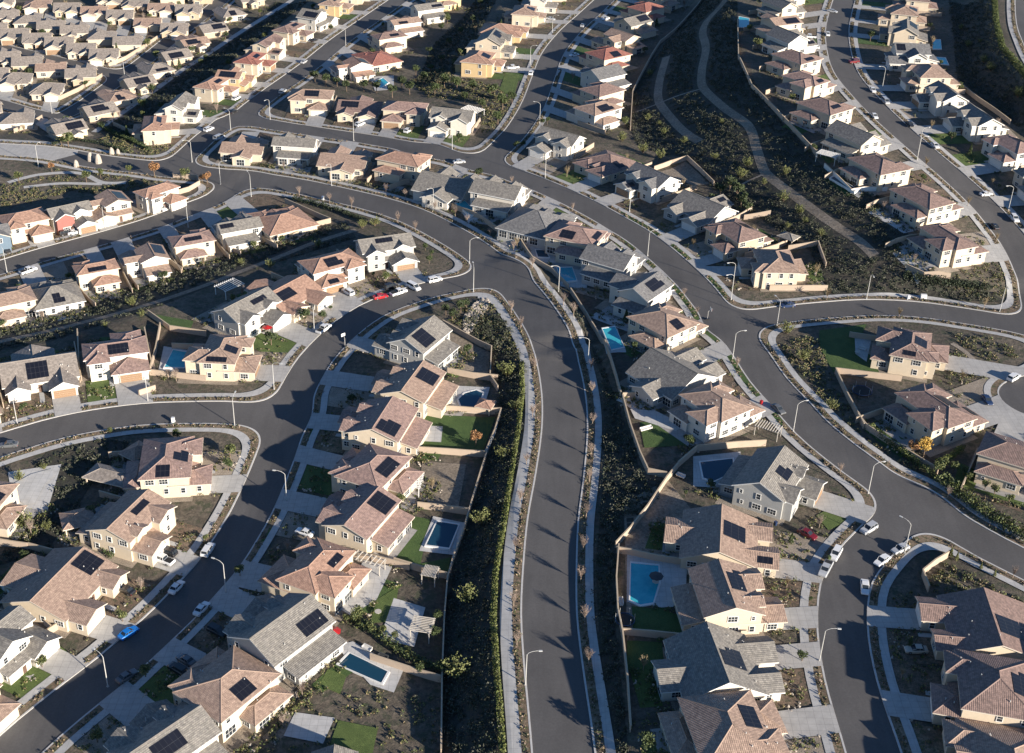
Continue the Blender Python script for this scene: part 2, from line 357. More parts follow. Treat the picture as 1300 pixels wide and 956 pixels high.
def tag(o, label=None, cat=None, group=None, kind=None):
    if label: o['label'] = label
    if cat: o['category'] = cat
    if group: o['group'] = group
    if kind: o['kind'] = kind
    return o
def empty(name, loc, rz=0):
    o = bpy.data.objects.new(name, None); COL.objects.link(o); o.location = loc; o.rotation_euler = (0, 0, rz); o.empty_display_size = .1
    return o

# ------------------------------------------------------------------ ground sheet
def ground():
    nx, ny = len(gx), len(gy)
    XX, YY = np.meshgrid(gx, gy)
    V = np.stack([XX, YY, HZ], -1).reshape(-1, 3)
    I = np.arange(nx*ny).reshape(ny, nx)
    Fq = np.stack([I[:-1, :-1], I[:-1, 1:], I[1:, 1:], I[1:, :-1]], -1).reshape(-1, 4)
    V = V.tolist(); Fq = Fq.tolist()
    # skirt out to the horizon
    ring = [I[0, i] for i in range(nx)]+[I[j, -1] for j in range(1, ny)]+[I[-1, i] for i in range(nx-2, -1, -1)]+[I[j, 0] for j in range(ny-2, 0, -1)]
    base = len(V)
    for r in ring:
        x, y, z = V[r]; dx, dy = x, y-400; l = math.hypot(dx, dy); V.append([x+dx/l*6000, y+dy/l*6000, z])
    n = len(ring)
    for i in range(n): Fq.append([int(ring[i]), base+i, base+(i+1) % n, int(ring[(i+1) % n])])
    me = bpy.data.meshes.new('ground'); me.from_pydata(V, [], Fq); me.materials.append(MATS['soil'])
    me.polygons.foreach_set('use_smooth', [True]*len(Fq))
    tag(link('ground', me), kind='structure')
ground()

def clip_poly(P, vals, lv, keep_above):
    out = []; cut = []
    n = len(P)
    for i in range(n):
        a, b = P[i], P[(i+1) % n]; va, vb = vals[i]-lv, vals[(i+1) % n]-lv
        if not keep_above: va, vb = -va, -vb
        if va >= 0: out.append((a, vals[i]))
        if (va >= 0) != (vb >= 0):
            t = va/(va-vb); q = (a[0]+(b[0]-a[0])*t, a[1]+(b[1]-a[1])*t)
            out.append((q, lv)); cut.append(q)
    return [o[0] for o in out], [o[1] for o in out], cut
def band(name, lo, hi, off, mat, side=0.0, region=None):
    verts = {}; V = []; Fc = []
    def vid(p):
        k = (round(p[0], 3), round(p[1], 3))
        if k not in verts:
            verts[k] = len(V); V.append((p[0], p[1], hz(p[0], p[1])+off))
        return verts[k]
    S = SDF
    mn = np.minimum(np.minimum(S[:-1, :-1], S[1:, :-1]), np.minimum(S[:-1, 1:], S[1:, 1:]))
    mx = np.maximum(np.maximum(S[:-1, :-1], S[1:, :-1]), np.maximum(S[:-1, 1:], S[1:, 1:]))
    J, I = np.nonzero((mx > lo) & (mn < hi))
    for j, i in zip(J.tolist(), I.tolist()):
        c = [(sx[i], sy[j]), (sx[i+1], sy[j]), (sx[i+1], sy[j+1]), (sx[i], sy[j+1])]
        if region is not None and not region(c[0][0], c[0][1]): continue
        v = [S[j, i], S[j, i+1], S[j+1, i+1], S[j+1, i]]
        if mn[j, i] >= lo and mx[j, i] <= hi:
            Fc.append([vid(p) for p in c]); continue
        for tri in ((0, 1, 2), (0, 2, 3)):
            P = [c[k] for k in tri]; W = [v[k] for k in tri]
            if min(W) < lo:
                P, W, cut = clip_poly(P, W, lo, True)
                if side and len(cut) == 2 and len(P) >= 3:
                    a, b = cut
                    n = len(V); 
                    for q, o in ((a, off), (b, off), (b, off-side), (a, off-side)): V.append((q[0], q[1], hz(q[0], q[1])+o))
                    Fc.append([n, n+1, n+2, n+3])
            if len(P) >= 3 and max(W) > hi: P, W, cut = clip_poly(P, W, hi, False)
            if len(P) >= 3:
                ids = []
                for p in P:
                    q = vid(p)
                    if not ids or ids[-1] != q: ids.append(q)
                if len(ids) > 1 and ids[0] == ids[-1]: ids.pop()
                if len(set(ids)) >= 3: Fc.append(ids)
    me = bpy.data.meshes.new(name); me.from_pydata(V, [], Fc); me.materials.append(MATS[mat])
    return tag(link(name, me), kind='structure')
band('road', -99, .3, .07, 'asphalt')
band('kerb', 0, .38, .20, 'kerb', .16)
band('verge', .37, 2.15, .17, 'verge')
band('pavement', 2.13, 3.9, .21, 'concrete')

NDR = [0]
def drape(name, poly, mat, off, step=2.0, above=None, thick=0, kind='structure', parent=None):
    """a patch of ground surface following the terrain; poly is a list of XY; above clips it to keep off the road"""
    NDR[0] += 1; off += (NDR[0]*7 % 41)*.0012
    xs = [p[0] for p in poly]; ys = [p[1] for p in poly]
    x0, x1, y0, y1 = min(xs), max(xs), min(ys), max(ys)
    V = []; Fc = []; vid = {}
    def idx(p):
        k = (round(p[0], 3), round(p[1], 3))
        if k not in vid: vid[k] = len(V); V.append((p[0], p[1], hz(p[0], p[1])+off))
        return vid[k]
    area = sum(poly[i][0]*poly[(i+1) % len(poly)][1]-poly[(i+1) % len(poly)][0]*poly[i][1] for i in range(len(poly)))
    if area < 0: poly = poly[::-1]
    from mathutils.geometry import tessellate_polygon
    tris = tessellate_polygon([[Vector((p[0], p[1], 0)) for p in poly]])
    ax = int(math.floor(x0/step)); bx = int(math.ceil(x1/step)); ay = int(math.floor(y0/step)); by = int(math.ceil(y1/step))
    for t in tris:
        T = [poly[i] for i in t]
        tx = [p[0] for p in T]; ty = [p[1] for p in T]
        for i in range(int(math.floor(min(tx)/step)), int(math.ceil(max(tx)/step))):
            for j in range(int(math.floor(min(ty)/step)), int(math.ceil(max(ty)/step))):
                P = T
                for axis, lv, up in ((0, i*step, True), (0, (i+1)*step, False), (1, j*step, True), (1, (j+1)*step, False)):
                    P, _, _ = clip_poly(P, [p[axis] for p in P], lv, up)
                    if len(P) < 3: break
                if len(P) < 3: continue
                if above is not None:
                    W = [sdf(*p) for p in P]
                    if max(W) <= above: continue
                    if min(W) < above:
                        P, _, _ = clip_poly(P, W, above, True)
                        if len(P) < 3: continue
                ids = []
                for p in P:
                    q = idx(p)
                    if q not in ids: ids.append(q)
                if len(ids) >= 3: Fc.append(ids)
    if not Fc: return None
    me = bpy.data.meshes.new(name); me.from_pydata(V, [], Fc); me.materials.append(MATS[mat])
    me.validate()
    # make every face look up
    o = link(name, me, parent)
    if kind: o['kind'] = kind
    return o
def pad_region(P):
    xs = [p[0] for p in P]; ys = [p[1] for p in P]
    def f(x, y):
        if not (min(xs) < x < max(xs) and min(ys) < y < max(ys)): return False
        c = False; n = len(P); j = n-1
        for i in range(n):
            if (P[i][1] > y) != (P[j][1] > y) and x < (P[j][0]-P[i][0])*(y-P[i][1])/(P[j][1]-P[i][1])+P[i][0]: c = not c
            j = i
        return c
    return f
def pxpoly(L): return [(lambda p: (p.x, p.y))(at(*q)) for q in L]
band('verge_lawn', .55, 2.15, .19, 'dark_lawn', region=pad_region(pxpoly([(770,290),(800,290),(850,322),(905,400),(955,470),(1000,530),(985,545),(930,480),(860,380),(810,325)])))
band('verge_lawn', .55, 2.15, .19, 'dark_lawn', region=pad_region(pxpoly([(780,255),(860,300),(900,345),(925,372),(915,385),(880,350),(840,312),(790,275)])))
band('verge_lawn', .55, 2.15, .19, 'dark_lawn', region=pad_region(pxpoly([(392,540),(384,590),(350,660),(330,690),(342,690),(372,650),(400,600),(405,540)])))
band('pavement', 3.88, 4.7, .214, 'concrete', region=pad_region(pxpoly([(600,372),(645,372),(672,440),(676,540),(664,620),(648,720),(645,800),(652,900),(660,1000),(615,1000),(612,800),(620,690),(640,600),(652,500),(648,440)])))
# ------------------------------------------------------------------ houses
SUN_EL = math.radians(16)
SUN_H = Vector((.775, -.632, 0)).normalized()
SUNV = Vector((SUN_H.x*math.cos(SUN_EL), SUN_H.y*math.cos(SUN_EL), math.sin(SUN_EL)))
OV = .55
def rz_mass(m, x, y):                  # roof height of a mass over a point, or None
    x0, x1, y0, y1, ze, kind, pit = m[:7]
    if kind == 'open': 
        if x0 <= x <= x1 and y0 <= y <= y1: return ze
        return None
    if not (x0-OV <= x <= x1+OV and y0-OV <= y <= y1+OV): return None
    dx = min(x-x0, x1-x); dy = min(y-y0, y1-y)
    if kind == 'hip': d = min(dx, dy)
    elif kind == 'gx': d = dy
    elif kind == 'gy': d = dx
    elif kind == 'sy+': d = y1-y       # lean-to, low edge at +y
    elif kind == 'sy-': d = y-y0
    return ze+pit*d
def roof_faces(m):
    x0, x1, y0, y1, ze, kind, pit = m[:7]
    a, b, c, d = x0-OV, x1+OV, y0-OV, y1+OV; z = ze-pit*OV
    if kind == 'hip':
        w, h = b-a, d-c
        if w >= h:
            r = h/2; p = (a+r, (c+d)/2, z+pit*r); q = (b-r, (c+d)/2, z+pit*r)
            if w-h < .02: q = p
            return [[(a, c, z), (b, c, z), q, p] if p != q else [(a, c, z), (b, c, z), p], [(b, c, z), (b, d, z), q], [(b, d, z), (a, d, z), p, q] if p != q else [(b, d, z), (a, d, z), p], [(a, d, z), (a, c, z), p]]
        r = w/2; p = ((a+b)/2, c+r, z+pit*r); q = ((a+b)/2, d-r, z+pit*r)
        return [[(a, c, z), (b, c, z), p], [(b, c, z), (b, d, z), q, p], [(b, d, z), (a, d, z), q], [(a, d, z), (a, c, z), p, q]]
    if kind == 'gx':
        r = (d-c)/2; y = (c+d)/2; zt = z+pit*r
        return [[(a, c, z), (b, c, z), (b, y, zt), (a, y, zt)], [(b, d, z), (a, d, z), (a, y, zt), (b, y, zt)]]
    if kind == 'gy':
        r = (b-a)/2; x = (a+b)/2; zt = z+pit*r
        return [[(b, c, z), (b, d, z), (x, d, zt), (x, c, zt)], [(a, d, z), (a, c, z), (x, c, zt), (x, d, zt)]]
    if kind == 'sy+':
        zt = ze+pit*(y1-y0)
        return [[(b, d, z), (a, d, z), (a, y0, zt), (b, y0, zt)]]
    if kind == 'sy-':
        zt = ze+pit*(y1-y0)
        return [[(a, c, z), (b, c, z), (b, y1, zt), (a, y1, zt)]]
    if kind == 'open':
        return [[(x0, y0, ze), (x1, y0, ze), (x1, y1, ze), (x0, y1, ze)]]
def add_roof(V, Fc, MI, UV, faces, th=.24):
    # slab: tops, undersides, edge boards
    edges = {}
    for P in faces:
        n = len(V); V += P; Fc.append(tuple(range(n, n+len(P)))); MI.append(0)
        a = Vector(P[0]); u = (Vector(P[1])-a).normalized(); nn = u.cross(Vector(P[2])-a).normalized(); w = nn.cross(u)
        UV += [((Vector(p)-a).dot(u), (Vector(p)-a).dot(w)) for p in P]
        B = [(p[0], p[1], p[2]-th) for p in reversed(P)]
        n = len(V); V += B; Fc.append(tuple(range(n, n+len(B)))); MI.append(1); UV += [(0, 0)]*len(B)
        for i in range(len(P)):
            e = (tuple(round(t, 4) for t in P[i]), tuple(round(t, 4) for t in P[(i+1) % len(P)]))
            if (e[1], e[0]) in edges:
                edges.pop((e[1], e[0])); p, q = Vector(P[i]), Vector(P[(i+1) % len(P)]); up_ = Vector((0, 0, .12)); sd2 = (q-p).cross(Vector((0, 0, 1))).normalized()*.16
                for sg in (1, -1):
                    n = len(V); V += [tuple(p+sd2*sg-up_*.2), tuple(q+sd2*sg-up_*.2), tuple(q+up_), tuple(p+up_)]; Fc.append((n, n+1, n+2, n+3)); MI.append(0); UV += [(0, 0), (.2, 0), (.2, .2), (0, .2)]
            else: edges[e] = 1
    for (p, q) in edges:
        n = len(V); V += [p, (p[0], p[1], p[2]-th), (q[0], q[1], q[2]-th), q]; Fc.append((n, n+1, n+2, n+3)); MI.append(1); UV += [(0, 0)]*4
def mk_mesh(name, V, Fc, MI, UV, mats):
    me = bpy.data.meshes.new(name); me.from_pydata(V, [], Fc)
    for m in mats: me.materials.append(MATS[m])
    me.polygons.foreach_set('material_index', MI)
    if UV:
        l = me.uv_layers.new(name='UVMap'); l.data.foreach_set('uv', [c for uv in UV for c in uv])
    return me

def plans(kind, W, D, st, R):
    """list of masses (x0,x1,y0,y1,eave,kind,pitch); the street is on the -y side; returns masses, garage (x0,x1,y), door x"""
    w, d = W/2, D/2
    E2, E1 = 5.7, 3.1
    t = .36 if st == 'tile' else .5
    j = R.uniform(-.4, .4)
    if kind == 'A':    # two storeys, hipped, one front wing, low garage
        return [(-w, w, -d+4.5, d-2.5, E2, 'hip', t), (-w+.7, -w+W*.40+j, -d+2.4, 0, E2-.15, 'hip', t), (.3+j, w-.4, -d, -d+9, E1, 'hip', t),
                (-w+W*.40+j-.3, .5+j, -d+3.2, -d+5.5, E1-.3, 'sy-', t), (-w*.35, w-.8, d-4, d+1.2, E1, 'hip', t)], (1.0+j, w-1.1, -d), -w*.1
    if kind == 'B':    # gabled, cross gables
        return [(-w, w, -d+5, d-2.5, E2, 'gx', t), (w-6.3+j, w-.6, -d+3, 0, E2-.1, 'gy', t), (-w+.5, j*.5, -d, -d+9, E1, 'gy', t*.9),
                (0, w-6.0+j, -d+3.4, -d+5.5, E1-.3, 'sy-', .3), (-w+1, w-2.5, d-2.6, d+1.4, E1-.2, 'sy+', .22), (-w+2.0, -w+5.5, -d+4.4, 0, E2+.4, 'gy', t)], (-w+1.0, -.6, -d), 1.2
    if kind == 'C':    # one storey, wide hip
        return [(-w, w, -d+4, d, E1+.1, 'hip', t), (w-7.2, w-.5, -d, 0, E1, 'hip', t), (-w+.6, -w+6.4+j, -d+1.6, 0, E1-.02, 'hip', t), (-1.6+j, 1.6+j, -d+3, 0, E1+.5, 'gy', t*.9)], (w-6.6, w-1.1, -d), -.3
    if kind == 'D':    # gable to the street
        return [(-w, w-4.3, -d+3, d-2, E2, 'gy', t), (w-6, w, -d+6.5, d-4, E2-.3, 'gx', t), (w-6.3, w+.2, -d, 0, E1, 'gy', t*.9), (-w+.6, w-5, d-2.1, d+1.6, E1-.2, 'sy+', .22), (-w+.7, w-6.6, -d+1.0, -d+3.3, E1-.3, 'sy-', .3)], (w-5.7, w-.6, -d), -w*.3
    if kind == 'E':    # small single storey
        return [(-w, w, -d+3.5, d-1, E1, 'gx' if j > -.2 else 'hip', t*.9), (w-6.0, w-.4, -d, 0, E1-.1, 'gy', t*.9), (-w+.5, -w+4.6, -d+1.8, 0, E1-.15, 'gy' if j > 0 else 'hip', t*.9)], (w-5.6, w-.8, -d), -.2
    if kind == 'F':    # two storeys with rear wing
        return [(-w, w, -d+5, d-5, E2, 'hip', t), (-w+1, -w+W*.52, 0, d-1, E2-.15, 'hip', t), (w-W*.36+j, w-.7, -d+2.7, 1, E2-.12, 'hip', t), (-w+.4, W*.1+j, -d, -d+9, E1, 'hip', t),
                (-w+W*.52-.4, w-1, d-6, d-.5, E1, 'hip', t)], (-w+1.0, W*.1-.7, -d), W*.13
    if kind == 'G':    # one storey, wide gable with two front gables
        return [(-w, w, -d+4.5, d-1, E1+.2, 'gx', t), (w-7, w-.6, -d, 0, E1, 'gy', t), (-w+.6, -w+6.2+j, -d+1.3, 0, E1+.05, 'gy', t), (-w+3, w-5, d-3, d+2.6, E1-.05, 'gy', t*.8)], (w-6.6, w-1.0, -d), -.4
# shared small meshes
def win_mesh(w, h, far):
    g = MB(); g.box(-w/2, w/2, -.03, .03, -h/2, h/2, 0)
    fr = MB(); t = .12
    for b in ((-w/2-t, w/2+t, h/2, h/2+t), (-w/2-t, w/2+t, -h/2-t, -h/2), (-w/2-t, -w/2, -h/2, h/2), (w/2, w/2+t, -h/2, h/2)):
        fr.box(b[0], b[1], -.09, .02, b[2], b[3], 0)
    n = 2 if w > 1.5 else 1
    for k in range(1, n+1 if w > 1.5 else 1): fr.box(-w/2+w*k/(n+1)-.03, -w/2+w*k/(n+1)+.03, -.06, -.031, -h/2, h/2, 0)
    fr.box(-w/2, w/2, -.06, -.031, -.03, .03, 0)
    if far:
        for k in range(len(fr.f)): pass
        n0 = len(g.v); g.v += fr.v; g.f += [tuple(i+n0 for i in f) for f in fr.f]; g.m += [1]*len(fr.f)
        return g.mesh('window', ['glass', 'trim_white']), None
    return g.mesh('window', ['glass']), fr.mesh('frame', ['trim_white'])
WIN = {}
for far in (0, 1):
    for k, (w, h) in enumerate(((.95, 1.35), (1.9, 1.3), (2.6, 2.05), (.6, .9))): WIN[(far, k)] = win_mesh(w, h, far)
def gd_mesh(w, mat):
    g = MB(); g.box(-w/2-.12, w/2+.12, -.04, .02, 0, 2.35, 1)
    for r in range(4): g.box(-w/2, w/2, -.07, -.041, .02+r*.56, .54+r*.56, 0)
    return g.mesh('garage_door', [mat, 'trim'])
GD = {}
dm = MB(); dm.box(-.6, .6, -.05, .03, 0, 2.3, 1); dm.box(-.45, .45, -.09, -.051, .05, 2.15, 0); DOOR = dm.mesh('front_door', ['door_b', 'trim'])
vm = MB(); vm.tube((0, 0, 0), (0, 0, .42), .11, .11, 6); VENT = vm.mesh('vent_pipe', ['galv'])
FOOT = []          # (matrix inverse, halfw, halfd) for keeping plants out of houses
HOUSES = []; HARD = []
def near_of(p): return p.y < 420
def house(px, py, kind, W, D, st, roof, wall, solar=1, front=None, mir=False, group=None, label=None, lawn=None, drive=True, up=4.0, seed=None, zoff=0, accent=None):
    R = random.Random(seed if seed is not None else int(px*7+py*13))
    c = at(px, py, up)
    if front: 
        q = at(front[0], front[1]); f = Vector((q.x-c.x, q.y-c.y)).normalized()
    else: f = toroad(c.x, c.y)
    rot = math.atan2(f.x, -f.y)         # local -y looks at the street
    root = empty('house', (c.x, c.y, c.z+zoff), rot)
    t_ = min(1, max(0, (c.y-230)/300)); HS = (1.03+.10*t_)*(.97 if 'small' in (group or '') else 1); root.scale = (HS, HS, HS)
    tag(root, label, 'house', group)
    far = 0 if c.y < 330 else (1 if c.y < 470 else 2)
    Mx = Matrix.Rotation(rot, 3, 'Z')
    ms, gar, dx = plans(kind, W, D, st, R)
    if mir:
        ms = [(-m[1], -m[0])+tuple(m[2:]) for m in ms]; gar = (-gar[1], -gar[0], gar[2]); dx = -dx
    # tiny offsets keep faces of neighbouring masses off one plane
    ms = [(m[0]+.004*i, m[1]-.005*i, m[2]+.004*i, m[3]-.003*i, m[4]+.006*i)+tuple(m[5:]) for i, m in enumerate(ms)]
    # walls
    V = []; Fc = []; UV = []; V1, F1 = V, Fc; VA, FA = [], []
    for mi_, m in enumerate(ms):
        V, Fc = (VA, FA) if accent and mi_ == accent[0] else (V1, F1)
        x0, x1, y0, y1, ze, k, pit = m[:7]; zb = -1.4
        zt = ze-.02
        def wq(a, b, za=zt, zb2=zt): 
            n = len(V); V.extend([(a[0], a[1], zb), (b[0], b[1], zb), (b[0], b[1], zb2), (a[0], a[1], za)]); Fc.append((n, n+1, n+2, n+3))
        zh = ze+pit*(y1-y0)-.02
        wq((x0, y0), (x1, y0), *( (zh, zh) if k == 'sy+' else (zt, zt))); wq((x1, y1), (x0, y1), *((zh, zh) if k == 'sy-' else (zt, zt)))
        wq((x1, y0), (x1, y1), zh if k == 'sy+' else zt, zh if k == 'sy-' else zt); wq((x0, y1), (x0, y0), zh if k == 'sy-' else zt, zh if k == 'sy+' else zt)
        if k == 'gy':
            h = ze+pit*(x1-x0)/2-.05
            for y in (y0, y1): n = len(V); V.extend([(x0, y, zt), (x1, y, zt), ((x0+x1)/2, y, h)]); Fc.append((n, n+1, n+2))
        if k == 'gx':
            h = ze+pit*(y1-y0)/2-.05
            for x in (x0, x1): n = len(V); V.extend([(x, y0, zt), (x, y1, zt), (x, (y0+y1)/2, h)]); Fc.append((n, n+1, n+2))
    V, Fc = V1, F1
    if VA: tag(link('front_gable', mk_mesh('front_gable', VA, FA, [0]*len(FA), None, [accent[1]]), root), accent[2])
    link('wall', mk_mesh('wall', V, Fc, [0]*len(Fc), None, [wall]), root)
    # roof
    V = []; Fc = []; MI = []; UV = []
    for m in ms: add_roof(V, Fc, MI, UV, roof_faces(m))
    link('roof', mk_mesh('roof', V, Fc, MI, UV, [roof, 'trim_white' if wall in ('wall_white', 'wall_grey') else 'trim']), root)
    def cover(x, y, skip=None):
        z = -9
        for i, m in enumerate(ms):
            if i == skip: continue
            r = rz_mass(m, x, y)
            if r is not None: z = max(z, r)
        return z
    def inside(x, y, z, skip):
        for i, m in enumerate(ms):
            if i == skip: continue
            if m[0]-.25 <= x <= m[1]+.25 and m[2]-.25 <= y <= m[3]+.25:
                r = rz_mass(m, min(max(x, m[0]), m[1]), min(max(y, m[2]), m[3]))
                if r is not None and z-.9 < r: return True
        return False
    # windows
    camd = Vector((c.x, c.y, 0)).normalized()*-1
    for i, m in enumerate(ms):
        x0, x1, y0, y1, ze, k, pit = m[:7]
        for (ax, ay, bx, by, nx, ny) in ((x0, y0, x1, y0, 0, -1), (x1, y0, x1, y1, 1, 0), (x1, y1, x0, y1, 0, 1), (x0, y1, x0, y0, -1, 0)):
            wn = Mx @ Vector((nx, ny, 0))
            if wn.dot(camd) < (-.15 if far == 0 else .12): continue
            L = math.hypot(bx-ax, by-ay)
            rows = [1.55, 4.35] if ze > 5 else [1.5]
            if ze-rows[-1] < 1.15: rows[-1] = ze-1.15
            nwin = max(1, int(L/(3.3 if far < 2 else 4.2)))
            for z in rows:
                for q in range(nwin):
                    if R.random() < (.12 if far < 2 else .3): continue
                    t = (q+.5)/nwin+R.uniform(-.03, .03)
                    x = ax+(bx-ax)*t; y = ay+(by-ay)*t
                    if inside(x+nx*.4, y+ny*.4, z, i): continue
                    if ny == -1 and abs(y-gar[2]) < .5 and gar[0]-1 < x < gar[1]+1 and z < 2.9: continue
                    if ny == -1 and abs(x-dx) < 1.6 and z < 2.9: continue
                    if L/nwin > 2.9 and R.random() < .42: kk = 1
                    elif R.random() < .15: kk = 3
                    else: kk = 0
                    if z < 2 and ny == 1 and R.random() < .35: kk = 2; z2 = 1.15
                    else: z2 = z
                    if kk == 2 and L/nwin < 3.2: kk = 1
                    g, fr = WIN[(0 if far == 0 else 1, kk)]
                    o = link('window', g, root, (x+nx*.045, y+ny*.045, z2), math.atan2(ny, nx)+PI/2)
                    if fr: link('frame', fr, o)
    # garage door and front door
    gw = round(gar[1]-gar[0], 1); gm = 'garage_w' if R.random() < .6 else 'garage_b'
    if gw > 5.4: gw = 5.4
    if (gw, gm) not in GD: GD[(gw, gm)] = gd_mesh(gw, gm)
    link('garage_door', GD[(gw, gm)], root, ((gar[0]+gar[1])/2, gar[2]-.03, 0))
    if far < 2:
        yf = min([m[2] for m in ms if m[0] < dx < m[1] and m[5] != 'open'] or [0])
        link('front_door', DOOR, root, (dx, yf-.04, 0))
    # solar panels on the sunny slope
    cand = []
    for i, m in enumerate(ms):
        for P in roof_faces(m):
            a = Vector(P[0]); u = (Vector(P[1])-a).normalized(); n_ = u.cross(Vector(P[2])-a).normalized(); wv = n_.cross(u)
            if (Mx @ n_).dot(SUNV) < .34: continue
            uu = [(Vector(p)-a).dot(u) for p in P]; vv = [(Vector(p)-a).dot(wv) for p in P]
            cand.append((max(uu)*max(vv), i, a, u, wv, n_, max(uu), max(vv), len(P)))
    cand.sort(key=lambda t: -t[0])
    placed = 0
    for cnd in cand:
        if placed >= solar: break
        _, i, a, u, wv, n_, Lu, Lv, npt = cnd
        best = None
        sizes = ((5, 3), (6, 2), (4, 3), (4, 2), (3, 2), (5, 1), (3, 1)) if R.random() < .6 else ((6, 2), (5, 2), (4, 2), (3, 3), (3, 2), (4, 1))
        for (nc, nr) in sizes:
            pw, ph = nc*1.05, nr*1.7
            if ph > Lv-1.0 or pw > Lu-1.2: continue
            opts = []
            for _ in range(14):
                u0 = R.uniform(.6, Lu-pw-.6) if Lu-pw > 1.2 else .6
                v0 = R.uniform(.5, max(.5, Lv-ph-.5))
                ok = True
                for su in (-.2, .5*pw, pw+.2):
                    for sv in (-.1, .5*ph, ph+.15):
                        p = a+u*(u0+su)+wv*(v0+sv)
                        if cover(p.x, p.y, i) > p.z-.05: ok = False; break
                        own = rz_mass(ms[i], p.x, p.y)
                        if own is None or abs(own-p.z) > .05: ok = False; break
                    if not ok: break
                if ok: best = (u0, v0, nc, nr); break
            if best: break
        if not best: continue
        u0, v0, nc, nr = best; drop = R.random() < .4 and nr > 1
        V = []; Fc = []; UV = []; MI = []
        for r in range(nr):
            n1 = nc-(1 if drop and r == nr-1 else 0)
            for (hh, mi, e) in ((.12, 0, 0),):
                p = a+u*u0+wv*(v0+r*1.7)
                cs = [p, p+u*(n1*1.05), p+u*(n1*1.05)+wv*1.68, p+wv*1.68]
                top = [tuple(q+n_*.12) for q in cs]; bot = [tuple(q+n_*.02) for q in cs]
                k0 = len(V); V += top+bot
                Fc.append((k0, k0+1, k0+2, k0+3)); UV += [(0, 0), (n1*1.05, 0), (n1*1.05, 1.7), (0, 1.7)]; MI.append(0)
                for s_ in range(4):
                    e_ = (s_+1) % 4; Fc.append((k0+s_, k0+4+s_, k0+4+e_, k0+e_)); UV += [(.01, .01)]*4; MI.append(0)
        link('solar_panel', mk_mesh('solar_panel', V, Fc, MI, UV, ['solar']), root); placed += 1
    if far == 0:
        for _ in range(8):
            i = R.randrange(len(ms)); m = ms[i]; x = R.uniform(m[0]+1, m[1]-1); y = R.uniform(m[2]+.6, m[3]-.6)
            z = cover(x, y)
            if z > 2: link('vent_pipe', VENT, root, (x, y, z-.08))
    root['_v'] = 0; del root['_v']
    Minv = (Matrix.Translation((c.x, c.y, 0)) @ Matrix.Rotation(rot, 4, 'Z')).inverted()
    FOOT.append((Minv, W/2*HS+.6, D/2*HS+1.4, c.x, c.y))
    # lot surfaces
    def L2(x, y): p = Mx @ Vector((x*HS, y*HS, 0)); return (c.x+p.x, c.y+p.y)
    sd = max(4, sdf(c.x, c.y)-D/2+1.0) if drive else 0
    reach = min(D/2+sd+6, D/2+24)
    if drive:
        g0, g1 = gar[0]-.5, gar[1]+.5
        HARD.append([L2(g0, gar[2]), L2(g1, gar[2]), L2(g1, -reach), L2(g0, -reach)])
        drape('driveway', [L2(g0, gar[2]), L2(g1, gar[2]), L2(g1, -reach), L2(g0, -reach)], 'drive', .245, above=.03)
    lw = lawn or R.choice(['mulch', 'mulch', 'gravel', 'lawn', 'verge', 'dark_lawn', 'mulch'])
    w = W/2+.8
    if lw != 'none':
        sides = [(-w, gar[0]-.5)] if gar[0] > 0 or (gar[0]+gar[1])/2 > 0 else [(gar[1]+.5, w)]
        for (a0, a1) in sides:
            o = drape('front_lawn' if 'lawn' in lw else 'planting_bed', [L2(a0, -D/2+3.5), L2(a1, -D/2+3.5), L2(a1, -reach), L2(a0, -reach)], lw, .10, above=4.0)
        drape('front_walk', [L2(dx-.6, -D/2+4), L2(dx+.6, -D/2+4), L2(dx+.6, -D/2-.8), L2(dx-.6, -D/2-.8)], 'concrete', .15, above=4.0)
    drape('side_yard', [L2(-w-.9, -D/2+4), L2(w+.9, -D/2+4), L2(w+.9, D/2+1), L2(-w-.9, D/2+1)], 'gravel', .05, above=4.0)
    if far < 2 and R.random() < .8:
        drape('patio', [L2(-w*.7, D/2-2), L2(w*.75, D/2-2), L2(w*.75, D/2+3.2), L2(-w*.7, D/2+3.2)], 'patio', .14, above=4.0)
    if far < 2 and drive:
        R2 = random.Random(int(px)*3+int(py)); yk = R2.choice(['dark_lawn', 'dirt', 'gravel', 'lawn', 'pale_patio', 'mulch', 'patio', 'dark_lawn'])
        a0, a1 = sorted((R2.uniform(-w, -w*.3), R2.uniform(w*.2, w)))
        drape('back_lawn' if 'lawn' in yk else 'back_yard', [L2(a0, D/2+2.6), L2(a1, D/2+2.8), L2(a1, D/2+R2.uniform(5, 7)), L2(a0, D/2+7)], yk, .085, above=4.0)
    HOUSES.append((root, c, rot, W, D, group))
    return root
def in_house(x, y, pad=0):
    for Mi, hw, hd, cx, cy in FOOT:
        if abs(x-cx) > 16 or abs(y-cy) > 16: continue
        q = Mi @ Vector((x, y, 0))
        if abs(q.x) < hw+pad and abs(q.y) < hd+pad: return True
    return False
ORD = ['first', 'second', 'third', 'fourth', 'fifth', 'sixth', 'seventh', 'eighth', 'ninth', 'tenth', 'eleventh', 'twelfth', 'thirteenth', 'fourteenth', 'fifteenth', 'sixteenth']
ROOFW = dict(roof_tan='tan-roofed', roof_orange='orange-roofed', roof_brown='brown-roofed', roof_red='red-roofed', roof_grey='grey-roofed', roof_slate='slate-roofed', roof_sand='sand-roofed', roof_rose='pinkish-roofed')
WALLW = dict(wall_cream='cream', wall_white='white', wall_tan='tan', wall_grey='grey', wall_yellow='yellowish', wall_sage='sage', wall_blue='blue', wall_red='red', wall_stone='stone coloured')
